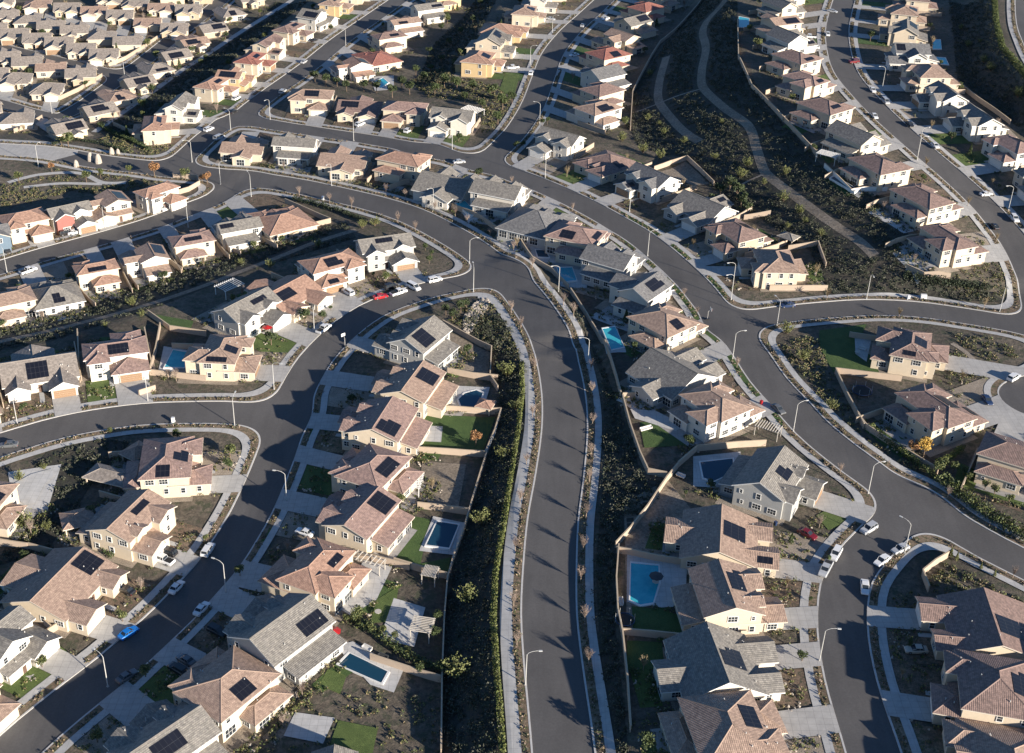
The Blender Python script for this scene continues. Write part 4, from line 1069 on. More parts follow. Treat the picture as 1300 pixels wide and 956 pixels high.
# ------------------------------------------------------------------ walls of the yards
def wall(L, label, h=1.8, th=.22, group='tan block yard walls', mat='block', up=False):
    P = [(p[0], p[1]) for p in L] if up else pxpoly(L)
    b = MB(); c = MB()
    Q = []
    for a, d in zip(P, P[1:]):
        l = math.hypot(d[0]-a[0], d[1]-a[1]); n = max(1, int(l/4))
        for i in range(n): Q.append((a[0]+(d[0]-a[0])*i/n, a[1]+(d[1]-a[1])*i/n))
    Q.append(P[-1])
    for a, d in zip(Q, Q[1:]):
        dx, dy = d[0]-a[0], d[1]-a[1]; l = math.hypot(dx, dy)
        if l < .05: continue
        nx, ny = -dy/l*th/2, dx/l*th/2
        za, zd = hz(*a), hz(*d)
        for (t, z0, z1, bb) in ((1, -.5, h, b), (1.5, h+.002, h+.10, c)):
            A = [(a[0]+nx*t, a[1]+ny*t), (d[0]+nx*t, d[1]+ny*t), (d[0]-nx*t, d[1]-ny*t), (a[0]-nx*t, a[1]-ny*t)]; Z = [za, zd, zd, za]
            lo = [(q[0], q[1], z+z0) for q, z in zip(A, Z)]; hi = [(q[0], q[1], z+z1) for q, z in zip(A, Z)]
            bb.poly(hi)
            for i in range(4): j = (i+1) % 4; bb.quad(lo[i], lo[j], hi[j], hi[i])
    r = b.build('yard_wall', mat); tag(r, label, 'wall', group); c.build('wall_cap', 'wall_tan', r)
    return r
WL = [
 ([(781,696),(800,676),(822,648),(846,612),(860,595)], 'long lit tan wall climbing diagonally above the turquoise pool'),
 ([(782,702),(830,712),(892,722)], 'tan wall along the top of the turquoise pool yard'),
 ([(790,508),(800,545),(812,580),(822,602),(846,607)], 'tan wall bounding the shaded lawn right of the main road'),
 ([(860,594),(884,573),(936,568),(972,566)], 'tan wall behind the pool of the grey corner house'),
 ([(785,698),(782,740),(784,780),(790,810),(796,866),(800,930)], 'tan wall dropping down the slope beside the bouncy trampoline yard'),
 ([(788,806),(826,809),(862,813)], 'tan wall between turquoise pool yard and grey roof'),
 ([(790,506),(822,505),(854,504)], 'tan wall behind the low grey roof, right of main road'),
 ([(724,372),(746,406),(764,436),(774,456),(782,482),(788,505)], 'curving wall along the planted strip right of main road'),
 ([(610,279),(644,303),(658,304),(676,332),(700,346),(722,368)], 'back wall behind the grey houses at the bend'),
 ([(520,247),(546,256),(568,262),(610,279)], 'back wall above the bend of the main road'),
 ([(562,413),(592,430),(624,446),(622,482),(632,497)], 'dark wall round the bare yard left of the main road'),
 ([(568,474),(600,480),(632,483)], 'sunlit wall above the curved pool'),
 ([(530,521),(580,523),(636,525)], 'sunlit wall above the long shaded lawn'),
 ([(636,525),(628,552),(616,580)], 'pale wall at the right edge of the long lawn'),
 ([(520,574),(570,577),(618,580)], 'sunlit wall below the long lawn'),
 ([(618,580),(606,618),(596,652),(588,680),(576,712),(568,740),(564,790),(561,866),(560,960)], 'long dark wall at the foot of the shrub slope'),
 ([(530,645),(564,649),(596,653)], 'sunlit wall above the dark rectangular pool'),
 ([(500,716),(540,728),(568,735)], 'wall below the dark rectangular pool'),
 ([(448,706),(484,715),(520,724)], 'sunlit wall between two back yards near the orange roof'),
 ([(470,838),(500,848),(560,866)], 'planted wall below the grey sport court'),
 ([(4,474),(12,504)], 'short wall at the left edge above the side street'),
 ([(99,424),(102,486)], 'thin wall left of the pinkish roofed house'),
 ([(204,416),(198,448),(190,476),(226,480),(262,484)], 'angled wall round the small blue pool'),
 ([(188,400),(216,420),(262,427)], 'wall below the band trail beside a dark lawn'),
 ([(176,503),(198,496)], 'short lit wall beside the lamp above the side street'),
 ([(0,746),(34,774),(66,802)], 'pale wall running down beside the white gabled house'),
 ([(92,788),(66,804),(38,822)], 'sunlit wall at the front of the large tan house, lower left'),
 ([(1088,532),(1098,545),(1140,572),(1190,602)], 'curving wall behind the orange leaved trees'),
 ([(1060,474),(1076,508),(1096,545)], 'long wall beside the trampoline yard on the right'),
 ([(1060,474),(1100,479),(1144,484)], 'wall between the shaded lawn and the trampoline yard'),
 ([(1206,706),(1186,718),(1170,731),(1178,752)], 'bent sunlit wall at the lower right corner'),
 ([(830,217),(852,209),(872,203),(888,218),(906,236)], 'bright wall round the empty lot beside the valley'),
 ([(944,279),(978,273)], 'short bright wall behind the grey roof beside the valley'),
 ([(1000,318),(1038,312),(1048,340)], 'bright wall beside the last house before the crossing'),
 ([(226,247),(240,243),(254,235),(250,228),(220,226)], 'bright wall round the corner yard by the stone gate'),
 ([(150,336),(162,350),(176,369)], 'wall between two yards below the upper left street'),
 ([(24,362),(40,384),(56,404)], 'wall left of the grey hipped roof at the left edge'),
 ([(92,360),(106,376),(122,391)], 'wall right of the grey hipped roof at the left edge'),
 ([(210,330),(232,346)], 'wall right of the solar topped orange roof, upper left'),
 ([(268,305),(306,325)], 'wall between the concrete yard and the grey white house'),
 ([(340,302),(372,303),(400,288),(420,283),(390,270),(362,258)], 'wall round the wide orange roof below the main road'),
 ([(332,199),(345,191)], 'curved wall between first and second house above main road'),
 ([(384,214),(401,203)], 'curved wall right of the grey roof above main road'),
 ([(434,227),(456,221),(472,211)], 'curved wall right of the wide tan roof above main road'),
 ([(494,241),(520,232)], 'curved wall below the orange roof above main road'),
 ([(138,85),(160,76),(182,62),(200,50)], 'orange lit wall at the end of the far left lane'),
 ([(72,129),(100,116),(130,98)], 'orange lit wall inside the far left bend'),
 ([(18,169),(36,162),(54,151)], 'orange lit wall at the far left corner house'),
 ([(144,160),(170,172),(196,185)], 'wall above the planted bank by the stone gate'),
 ([(936,28),(937,75),(954,112),(988,147),(1008,168),(1038,200)], 'long back wall along the top of the dark hillside'),
 ([(1046,213),(1062,228),(1080,246),(1126,243)], 'pale wall round the hillside terrace pool'),
 ([(893,0),(858,40),(838,56),(817,92),(803,120),(800,166)], 'thin wall following the dark hillside on its left'),
 ([(1208,103),(1240,128),(1282,158)], 'back wall behind the grey hilltop houses'),
 ([(1150,342),(1172,352),(1206,354)], 'low tan wall at the corner of the hilltop terrace'),
]
for L, lb in WL: wall(L, lb, mat='trim_white' if 'white' in lb[:6] or 'pale' in lb[:5] else 'block')
# a side wall beside every house of a row, running back into the yard
for root, c, rot, W, D, group in HOUSES:
    if c.y > 520 and 'small' in (group or ''): continue
    if group in ('houses in the row right of the main road', 'houses in the row left of the main road', 'houses at the lower right corner'): continue
    Mx = Matrix.Rotation(rot, 3, 'Z'); pts = []
    back = 7.5 if c.y < 450 else 5
    for y in (-D/2+6.5, D/2+back):
        p = Mx @ Vector((W/2+1.4, y, 0)); pts.append((c.x+p.x, c.y+p.y))
    if min(sdf(*pts[0]), sdf(*pts[1]), sdf((pts[0][0]+pts[1][0])/2, (pts[0][1]+pts[1][1])/2)) < 4.5: continue
    if any(in_house(pts[0][0]+(pts[1][0]-pts[0][0])*t, pts[0][1]+(pts[1][1]-pts[0][1])*t, -.7) for t in (.5, .8, 1)): continue
    lb = root['label']; k = lb.rfind(' house')
    wall(pts, 'side wall of the'+lb[lb.index(' house,')+7:].replace(' from', ' house from', 1), up=True, group='side walls between the houses')

# ------------------------------------------------------------------ lamps
def lamp_parts():
    p = MB(); p.tube((0, 0, 0), (0, 0, 8.2), .12, .075, 8)
    b = MB(); b.box(-.22, .22, -.22, .22, -.2, .22); b.box(-.13, .13, -.13, .13, .22, .5)
    a = MB(); L = [(0, 0, 8.15), (0, -.35, 8.6), (0, -1.0, 8.95), (0, -1.8, 9.1), (0, -2.3, 9.1)]
    for q, r in zip(L, L[1:]): a.tube(q, r, .055, .05, 6)
    h = MB(); h.box(-.16, .16, -3.0, -2.25, 9.02, 9.16); h.box(-.10, .10, -2.85, -2.4, 8.95, 9.02)
    return [('pole', p.mesh('pole', ['galv'])), ('base', b.mesh('base', ['concrete'])), ('arm', a.mesh('arm', ['galv'])), ('lamp_head', h.mesh('lamp_head', ['lamp_head']))]
LP = lamp_parts()
def lamps(where, frm, L):
    for i, q in enumerate(L):
        p = at(*q[:2]); f = toroad(p.x, p.y) if len(q) < 4 else Vector((at(q[2], q[3])-p).xy).normalized()
        o = empty('street_lamp', p, math.atan2(f.x, -f.y)); tag(o, f'street lamp with curved arm, {ORD[i]} from {frm} {where}', 'street lamp', 'street lamps along the kerbs')
        for n, me in LP: link(n, me, o)
lamps('along the lower main road', 'the top', [(709,370),(746,464),(667,870)])
lamps('along the upper main road', 'the left', [(49,212),(244,206),(280,234),(319,250),(421,236),(550,268),(596,335)])
lamps('on the diagonal street', 'the top left', [(449,179),(574,190),(692,227),(799,269),(822,325),(930,366),(930,456),(1007,548),(1102,627),(1148,703)])
lamps('on the left street', 'the top', [(601,371),(399,421),(348,495),(364,637),(287,753),(137,872)])
lamps('on the left side street', 'the left', [(22,538),(188,510),(298,541)])
lamps('on the upper left street', 'the left', [(9,346),(133,290),(239,289)])
lamps('near the top centre', 'the left', [(293,166),(343,152),(439,59),(673,82),(701,42),(685,157)])
lamps('on the hilltop street', 'the top', [(1120,112),(1164,204),(1166,192),(1280,267)])
lamps('on the right cross street', 'the left', [(928,381),(986,415),(1100,380),(1269,396)])
lamps('in the far left lanes', 'the left', [(66,144),(158,95)])
lamps('in the lower right side street', 'the top', [(1040,840)])

# ------------------------------------------------------------------ vehicles
def loft(b, S, mi=0):                  # S: stations of equal-length rings
    n0 = len(b.v); k = len(S[0])
    for r in S: b.v += r
    for i in range(len(S)-1):
        for j in range(k):
            a = n0+i*k+j; c = n0+i*k+(j+1) % k; b.f.append((a, c, c+k, a+k)); b.m.append(mi)
    b.f.append(tuple(n0+k-1-j for j in range(k))); b.m.append(mi); b.f.append(tuple(n0+(len(S)-1)*k+j for j in range(k))); b.m.append(mi)
def ring(x, w, z0, zs, zt, tw): return [(x, -w, z0), (x, -w*1.03, (z0+zs)/2), (x, -w, zs), (x, -w*tw, zt), (x, w*tw, zt), (x, w, zs), (x, w*1.03, (z0+zs)/2), (x, w, z0)]
SPEC = dict(
 sedan=(4.7, .9, [(-2.35, .72, .35, .6, .72), (-2.2, .85, .25, .8, .95), (-1.5, .9, .2, .85, 1.0), (-.9, .9, .2, .85, .98), (.8, .9, .2, .82, .92), (1.7, .88, .2, .72, .82), (2.25, .8, .25, .6, .70), (2.35, .68, .35, .5, .58)],
        [(-1.75, .95), (-1.0, 1.42), (.25, 1.44), (1.15, .92)]),
 suv=(4.8, .95, [(-2.4, .85, .4, .8, .95), (-2.3, .93, .3, .95, 1.1), (-1.2, .95, .25, 1.0, 1.12), (.8, .95, .25, 1.0, 1.1), (1.8, .93, .25, .95, 1.05), (2.3, .88, .3, .8, .95), (2.4, .78, .4, .65, .8)],
      [(-2.25, 1.08), (-1.95, 1.72), (.35, 1.74), (1.15, 1.08)]),
 pickup=(5.7, .98, [(-2.85, .92, .5, .9, 1.05), (-2.8, .97, .4, 1.0, 1.12), (-1.0, .98, .35, 1.0, 1.12), (1.2, .98, .35, 1.05, 1.15), (2.3, .96, .35, 1.0, 1.12), (2.75, .92, .4, .85, 1.0), (2.85, .84, .5, .7, .85)],
         [(-.75, 1.12), (-.55, 1.82), (.85, 1.84), (1.5, 1.12)]),
 van=(5.2, .98, [(-2.6, .9, .4, 1.0, 1.1), (-2.5, .97, .3, 1.05, 1.15), (1.2, .98, .25, 1.05, 1.15), (2.2, .95, .25, .95, 1.05), (2.6, .85, .35, .75, .9)],
      [(-2.45, 1.12), (-2.3, 1.85), (1.0, 1.88), (1.85, 1.1)]))
CARS = {}
def car_parts(kind, col):
    if (kind, col) in CARS: return CARS[(kind, col)]
    Lc, w, st, cab = SPEC[kind]; pm = 'paint_'+col
    b = MB(); loft(b, [ring(x, ww, z0, zs, zt, .9) for x, ww, z0, zs, zt in st])
    out = [('body', b.mesh('body', [pm]))]
    g = MB(); (x0, z0), (x1, z1), (x2, z2), (x3, z3) = cab; wb, wt = w*.9, w*.73
    S = [[(x0, -wb, z0-.12), (x1, -wt, z1), (x2, -wt, z2), (x3, -wb, z3-.12)], [(x0, wb, z0-.12), (x1, wt, z1), (x2, wt, z2), (x3, wb, z3-.12)]]
    n0 = 0; g.v += S[0]+S[1]
    for f in ((0, 1, 2, 3), (7, 6, 5, 4), (0, 4, 5, 1), (1, 5, 6, 2), (2, 6, 7, 3), (3, 7, 4, 0)): g.f.append(f); g.m.append(0)
    out.append(('windows', g.mesh('windows', ['glass'])))
    r = MB(); r.box(x1-.05, x2+.05, -wt-.02, wt+.02, z1-.03, z1+.04)
    for s in (-1, 1):
        for (xa, za, xb, zb_) in ((x0, z0-.05, x1, z1), (x2, z2, x3, z3-.05)):
            r.tube((xa, s*wb, za), (xb, s*wt, zb_), .045, .045, 4)
        r.tube(((x1+x2)/2-.1, s*(wb+.0), z0), ((x1+x2)/2-.1, s*wt, z1), .05, .05, 4)
    out.append(('roof', r.mesh('roof', [pm])))
    if kind == 'pickup':
        d = MB(); d.box(-2.7, -.85, -.8, .8, 1.1, 1.135); out.append(('cargo_bed', d.mesh('cargo_bed', ['tyre'])))
    wm = MB(); wm.tube((0, -.11, 0), (0, .11, 0), .34, .34, 12); wm.tube((0, -.13, 0), (0, .13, 0), .19, .19, 10, 1)
    wmesh = wm.mesh('wheel', ['tyre', 'rim'])
    hm = MB(); hm.box(-.05, .05, -.2, .2, -.08, .08); hl = hm.mesh('headlight', ['headlight']); tl_ = hm.mesh('tail_light', ['tail'])
    CARS[(kind, col)] = (out, wmesh, hl, tl_, Lc, w, st); return CARS[(kind, col)]
def vehicle(px, py, dx, dy, kind, col, label):
    c = at(px, py, .7); q = at(px+dx, py+dy, .7); a = math.atan2(q.y-c.y, q.x-c.x)
    off = .08 if sdf(c.x, c.y) < 0 else .25
    o = empty('parked_'+dict(suv='suv').get(kind, kind), (c.x, c.y, c.z+off), a)
    # tilt with the ground
    tag(o, label, dict(sedan='car', suv='car', pickup='pickup truck', van='van')[kind], 'vehicles parked along the streets')
    out, wm, hl, tl_, Lc, w, st = car_parts(kind, col)
    for n, me in out: link(n, me, o)
    for sx_ in (-1, 1):
        for sy_ in (-1, 1): link('wheel', wm, o, (sx_*Lc*.3, sy_*(w-.07), .34))
    for sy_ in (-1, 1):
        link('headlight', hl, o, (Lc/2-.06, sy_*w*.62, st[-1][3]+.02)); link('tail_light', tl_, o, (-Lc/2+.06, sy_*w*.68, st[0][3]+.02))
VL = [
 (163,803,24,-16,'sedan','blue','bright blue car parked at the kerb, lower left'),(256,773,14,-16,'sedan','white','white car with dark sunroof on the shaded left street'),(224,745,16,-18,'sedan','white','white car half in shade beside the driveway, left street'),
 (264,698,10,-16,'suv','white','white car under the lamp arm on the left street'),(207,711,-28,-12,'pickup','white','white pickup nosed into the driveway, lower left'),(213,701,-28,-12,'suv','black','black car beside the white pickup in a driveway'),
 (160,749,-24,-13,'sedan','black','black car in the driveway of the big tan house'),(236,838,-24,-12,'sedan','grey','dark grey car in a shaded driveway at the bottom left'),(226,850,-24,-12,'suv','black','black car nearest the bottom in a shaded driveway'),(276,802,24,10,'suv','black','black car in the driveway of the grey solar house'),
 (161,858,14,-10,'sedan','grey','grey car under a small tree at the bottom left'),(387,676,-22,-5,'sedan','white','white car in the shaded driveway, left row'),(411,418,18,-14,'pickup','white','white pickup parked at the kerb of the sunlit bend'),
 (483,376,22,-6,'sedan','red','bright red car on the left street'),(506,371,18,-7,'pickup','white','white pickup in front of the red car'),(442,371,-15,-9,'suv','white','white car on the driveway of the three panel house'),
 (552,355,18,-5,'suv','white','white car by the corner landscaping'),(525,364,16,8,'van','white','white van beside the grey house corner, left street'),(496,364,18,-7,'suv','black','black car parked behind the white pickup'),
 (1000,387,-25,2,'sedan','navy','dark blue car beside the right crossing'),(988,519,10,8,'sedan','grey','dark grey car parked below the right crossing'),(1025,678,25,13,'sedan','maroon','dark red car in the driveway of the grey corner house'),
 (1061,703,-9,16,'suv','white','white boxy car at the corner driveway'),(1048,723,-8,15,'pickup','silver','grey pickup behind the white boxy car'),(1103,671,-20,12,'suv','silver','silver car beside the corner lawn'),
 (1120,711,-17,12,'sedan','white','white car in shade, nearer of two by the lamp'),(1143,697,-18,8,'sedan','silver','silver car beneath the street lamp at the corner'),(1098,745,1,18,'sedan','white','white car alone on the side street kerb'),
 (1163,825,-25,0,'sedan','beige','beige car in the wide driveway, lower right'),(11,564,-20,1,'sedan','grey','grey car at the left edge kerb'),(94,295,14,-3,'sedan','white','white car in front of the red fronted house'),(84,296,14,-3,'suv','black','black car beside the red fronted house'),
 (205,265,12,6,'suv','white','white car on the orange roofed corner house driveway'),(8,317,10,12,'suv','black','black car at the left edge driveway'),(36,344,14,-5,'pickup','white','white pickup on the upper left street'),(144,361,12,3,'sedan','navy','dark car in a back court below the upper left street'),
 (457,158,14,-6,'suv','white','white car in a driveway above the cross street'),(518,166,12,-8,'suv','white','white car at the driveway of the third upper house'),(583,205,14,-2,'sedan','silver','silver car on the diagonal street near its start'),
 (300,125,14,-8,'suv','white','white car on the left kerb near the top junction'),(359,116,12,-8,'suv','silver','silver car in shade near the top junction'),(296,141,14,-7,'sedan','black','black car beside the white one near the top junction'),
 (265,164,12,-6,'suv','white','white car left of the top junction'),(278,175,12,-6,'van','silver','silver van left of the top junction'),(386,78,12,-8,'sedan','silver','small silver car midway up the upper middle street'),(399,51,12,-5,'sedan','black','small black car in a driveway of the upper middle street'),
 (674,93,3,-12,'suv','white','white car facing up the upper right street'),(651,86,-16,2,'pickup','white','white pickup in the driveway beside yellowish house'),(699,24,14,2,'sedan','silver','silver car in a driveway at the top centre'),
 (729,70,-14,2,'sedan','white','white car in shade across the upper right street'),(769,24,-10,3,'sedan','white','white car in a driveway at the top'),(740,32,8,-8,'sedan','silver','silver car on the kerb at the top centre'),
 (1057,14,6,1,'sedan','silver','silver car at the very top of the hilltop street'),(1051,43,2,10,'sedan','white','white car on the left kerb of the hilltop street'),(1084,78,-9,1,'suv','maroon','dark red car across the hilltop street'),(1108,114,8,10,'sedan','white','white car in shade on the right kerb uphill'),
 (1124,129,8,9,'van','silver','silver van in shade behind the uphill white car'),(1110,147,8,9,'sedan','white','white car on the left kerb, middle of the hilltop street'),(1187,185,10,11,'sedan','white','white car with dark shadow, lower hilltop street'),
 (1028,47,-14,-1,'pickup','white','white pickup by the grey hilltop house'),(1033,61,-14,1,'suv','white','white car below the hilltop pickup'),(1288,278,6,10,'suv','white','white car at the right edge of the hilltop street'),(1262,287,-8,-10,'sedan','black','black car on the left kerb near the right edge'),
 (1252,246,14,-2,'sedan','white','white car in the shaded right driveway'),(1287,479,12,-8,'suv','white','white car at the right edge cul de sac'),(1253,508,8,10,'sedan','navy','dark blue car on the cul de sac kerb'),(1155,158,9,9,'sedan','black','black car on the right kerb of the hilltop street'),
]
for v in VL: vehicle(*v)
# ------------------------------------------------------------------ trees and shrubs
def trees(L, kind, leaf, sc, what, where, frm, group, cat='tree', name=None):
    for i, q in enumerate(L):
        tree(q[0], q[1], kind, leaf, sc*(q[2] if len(q) > 2 else 1), f'{what}, {ORD[i]} from {frm} {where}', cat, group, name)
trees([(676,341),(715,388),(728,402),(750,472),(751,502),(752,540),(750,580),(748,612),(744,658),(740,700),(737,740),(742,789),(747,843)], 'bare', 'twig', 1.0, 'bare pinkish street tree', 'on the right verge of the main road', 'the top', 'bare street trees')
trees([(380,249),(422,256),(451,262),(505,284),(530,293),(660,396),(671,416),(678,470),(676,530),(668,590),(660,640),(654,700),(652,770),(656,820)], 'bare', 'twig', .95, 'bare street tree', 'on the left verge of the main road', 'the top left', 'bare street trees')
trees([(490,246),(515,254),(552,268),(578,276),(593,285),(622,301),(652,319),(676,300)], 'bare', 'twig', .9, 'bare brownish tree', 'behind the kerb above the bend', 'the left', 'bare street trees')
trees([(655,232),(735,266),(868,378),(905,396),(945,467),(1078,598),(1168,640),(1290,730)], 'bare', 'twig', .8, 'small bare tree', 'along the diagonal street', 'the top left', 'bare street trees')
trees([(1135,392),(1065,392),(1245,402)], 'bare', 'dry', .9, 'yellowish bare tree', 'beside the right cross street', 'the left', 'bare street trees')
trees([(1182,165),(1182,212),(1236,262),(1276,308)], 'bare', 'dry', .9, 'thin yellowing tree', 'on the hilltop street', 'the top', 'bare street trees')
trees([(257,232,.8),(266,233,1.0),(200,223,1.25),(66,218,.8)], 'round', 'leaf_orange', 1.0, 'orange leaved tree', 'near the stone gate', 'the right', 'autumn coloured trees')
trees([(238,227,1.1),(164,221,.8),(24,232,1.0),(80,192,1.5),(110,232,1.0),(128,226,.8)], 'round', 'leaf_yellow', 1.0, 'green tree', 'around the stone gate', 'the right', 'green trees round the gate')
tree(604,566,'round','leaf_orange',.95,'small orange tree on the long shaded lawn',group='autumn coloured trees')
tree(1172,580,'round','leaf_gold',1.25,'bright golden tree beside the corner yard',group='autumn coloured trees'); tree(1158,578,'round','leaf_orange',.95,'orange tree left of the golden one',group='autumn coloured trees')
tree(446,730,'cone','leaf_gold',.7,'small golden tree behind the orange roofed house',group='autumn coloured trees'); tree(510,640,'round','leaf_yellow',.8,'yellow green tree at the corner of a left yard')
trees([(638,582,1.1),(610,666,1.25),(592,764,1.3),(580,858,1.4),(654,520,.9),(643,478,1.3)], 'fan', 'leaf_yellow', 1.25, 'feathery yellow green shrub', 'on the slope left of the main road', 'the middle', 'feathery shrubs', 'shrub')
trees([(998,424,1.2),(1018,458,1.2),(1055,520,1.0)], 'fan', 'leaf_yellow', 1.15, 'feathery yellow shrub', 'right of the right crossing', 'the top', 'feathery shrubs', 'shrub')
trees([(825,96),(822,153),(843,171),(837,159,.7),(868,182),(790,180,1.5),(816,194,1.3),(838,202,1.3)], 'fan', 'leaf_yellow', 1.0, 'yellow green shrub', 'at the foot of the dark hillside', 'the top', 'feathery shrubs', 'shrub')
trees([(907,202,1.0),(948,212,1.4),(940,226,1.5),(997,222,1.1),(994,256,1.4),(1014,272,1.2),(916,157,.7),(970,235,.9),(1022,283,.8),(1000,290,.8),(1042,300,.9)], 'fan', 'leaf_yellow', 1.0, 'pale green shrub', 'along the hillside trail', 'the top left', 'feathery shrubs', 'shrub')
trees([(1219,38),(1228,60),(1248,80),(1257,90,1.3),(1292,124,1.5),(1244,54,.6)], 'fan', 'leaf_yellow', 1.1, 'yellow shrub', 'on the dark bank at the top right', 'the top', 'feathery shrubs', 'shrub')
trees([(343,340),(306,336,.8),(404,314),(476,287,1.2),(460,290,1.0),(168,388,1.1),(134,416,.6),(180,402,.8)], 'fan', 'leaf_yellow', 1.1, 'yellow green shrub', 'beside the trail in the shaded band', 'the right', 'feathery shrubs', 'shrub')
trees([(31,668,1.4),(60,672,.8),(25,610,.9),(56,596,.6)], 'fan', 'leaf_yellow', 1.0, 'yellowish shrub', 'on the lower left hillside', 'the left', 'feathery shrubs', 'shrub')
trees([(600,116),(626,126,1.4),(552,122,1.2),(538,106,1.1),(564,110,1.1),(580,116,1.3),(638,140,1.4),(612,140,1.0),(528,96),(650,132,1.1),(632,158,1.2),(590,130,.9),(546,92,.9)], 'round', 'leaf_green', 1.15, 'green tree', 'on the bank between the upper streets', 'the left', 'trees on the upper bank')
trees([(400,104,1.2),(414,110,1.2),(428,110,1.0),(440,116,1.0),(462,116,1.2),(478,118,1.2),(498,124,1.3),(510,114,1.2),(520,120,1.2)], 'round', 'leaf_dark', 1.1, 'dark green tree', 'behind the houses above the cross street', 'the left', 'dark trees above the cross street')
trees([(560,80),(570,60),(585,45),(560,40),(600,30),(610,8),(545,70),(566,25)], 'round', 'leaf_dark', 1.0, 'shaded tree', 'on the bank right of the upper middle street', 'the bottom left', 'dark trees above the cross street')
trees([(182,140,1.2),(200,63,1.2),(188,76,1.1),(78,184),(262,78,.9),(330,20,.9),(255,84,.9),(182,150,.7)], 'round', 'leaf_yellow', .95, 'yellow green tree', 'near the far left lanes', 'the right', 'trees near the far left lanes')
trees([(387,412,1.2),(379,402,.9),(410,408,.8)], 'round', 'leaf_green', 1.0, 'bushy green tree', 'in front of the wide orange roof', 'the left', 'garden trees')
trees([(226,560),(290,598),(168,706,.8)], 'round', 'leaf_green', .75, 'garden tree', 'beside the left loop houses', 'the top', 'garden trees')
trees([(214,480,.7),(224,484,.9)], 'bare', 'twig', 1.0, 'bare pinkish tree', 'beside the small blue pool', 'the left', 'bare street trees')
trees([(224,745,.1)], 'round', 'leaf_green', .1, 'tiny green plant', 'by the white car', 'the top', 'garden trees') if False else None
trees([(305,732,.9),(185,860,1.0),(156,790,.9),(272,690,.6),(54,848,.9),(140,552,.6)], 'round', 'leaf_yellow', .8, 'small leafy tree', 'on the left street verges', 'the right', 'garden trees')
trees([(470,800,1),(486,806,.9),(502,812,.9),(455,790,1.1),(518,830,.8),(440,790,.8)], 'round', 'leaf_yellow', .6, 'small green tree', 'in the planting below the orange roofed house', 'the top', 'garden trees')
trees([(560,856,1),(534,856,.8),(556,790,.8),(552,812,.9),(544,738,.7)], 'round', 'leaf_green', .8, 'small tree', 'in the yards at the bottom centre', 'the bottom', 'garden trees')
trees([(1189,602,1.1),(1196,596,1.0),(1210,600,.9),(1222,604,.8),(1230,612,.9),(1250,622,.8),(1262,628,.9),(1280,640,.8)], 'round', 'leaf_yellow', .8, 'small garden tree', 'in the hedge right of the diagonal street', 'the left', 'garden trees')
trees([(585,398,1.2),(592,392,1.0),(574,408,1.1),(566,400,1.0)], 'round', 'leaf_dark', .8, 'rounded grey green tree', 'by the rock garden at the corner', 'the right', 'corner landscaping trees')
trees([(468,328,.9),(540,318,.9),(548,326,.8),(545,335,1.0),(420,395,.6),(474,352,.6)], 'round', 'leaf_green', .7, 'small green tree', 'around the upper left street houses', 'the right', 'garden trees')
trees([(652,190),(664,188,.8),(790,246,.5),(688,160,.9),(695,158,.8),(640,96,.5)], 'round', 'leaf_green', .8, 'small green tree', 'beside the top crossing', 'the left', 'garden trees')
trees([(1206,708,.9),(1214,712,.7),(1245,722,.6),(1262,732,.6)], 'cone', 'leaf_yellow', .7, 'small conifer', 'behind the bent wall', 'the left', 'garden trees')
trees([(886,800,.7),(862,772,.8),(876,768,.8),(1018,840,1.0),(1028,765,.5),(875,690,.8),(900,650,.5),(870,630,.5)], 'round', 'leaf_green', .7, 'small yard tree', 'among the lower right houses', 'the bottom', 'garden trees')
trees([(906,262,1.2),(914,250,1.3),(926,244,1.4),(935,254,1.4),(940,264,1.4),(948,272,1.2)], 'round', 'leaf_dark', 1.0, 'dark evergreen', 'in the clump beside the valley', 'the left', 'evergreens beside the valley')

# a tree or two in the yard of every house, none hidden inside walls
bare_ok = 0
for hi, (root, c, rot, W, D, group) in enumerate(HOUSES):
    Mx = Matrix.Rotation(rot, 3, 'Z'); lb = root['label']
    if ' house,' not in lb: continue
    tail = lb[lb.index(' house,')+7:].strip().replace(' from', ' house from', 1)
    far_ = c.y > 450
    for w_, (lx, ly) in (('front', (random.choice((-1, 1))*random.uniform(.25, .5)*W, -D/2-random.uniform(3, 6))), ('back', (random.uniform(-.5, .5)*W, D/2+random.uniform(3.5, 6)))):
        if random.random() < (.06 if not far_ else .2): continue
        p = Mx @ Vector((lx, ly, 0)); x, y = c.x+p.x, c.y+p.y
        if sdf(x, y) < 4.4 or in_house(x, y, .3) or hard_at(x, y) or any(poly_in(q, x, y) for q in WATER): continue
        kd, lf, nm = random.choice((('round', 'leaf_green', 'green'), ('round', 'leaf_yellow', 'pale'), ('bare', 'dry', 'bare'), ('round', 'leaf_dark', 'dark'), ('cone', 'leaf_green', 'pointed'), ('bare', 'twig', 'leafless')))
        tail2 = tail if len(tail.split()) <= 12 else tail.replace(' from the ', ' from ').replace(' the ', ' ', 1)
        tree(0, 0, kd, lf, random.uniform(.6, 1.05)*(1.1 if far_ else 1), f"{nm} tree {'before' if w_ == 'front' else 'behind'} the {tail2}", 'tree', 'yard trees', xy=(x, y))
hedge([(638,960),(634,900),(630,850),(626,790),(629,730),(639,670),(649,604),(658,545),(663,500),(662,462)], 1.3, 1.3, ['leaf_hedge', 'leaf_yellow'], 'long clipped yellow green hedge left of the main road', dens=60)
hedge([(372,255),(400,261),(430,270),(465,284)], 1.8, 1.8, 'leaf_dark', 'dark hedge below the upper main road')
hedge([(1146,352),(1180,360),(1220,364),(1256,368)], 2.0, 1.8, 'leaf_dark', 'dark hedge below the hilltop terrace')
hedge([(1104,545),(1130,566),(1160,590),(1190,612)], 1.6, 2.0, ['leaf_green', 'leaf_hedge'], 'hedge outside the curving wall')
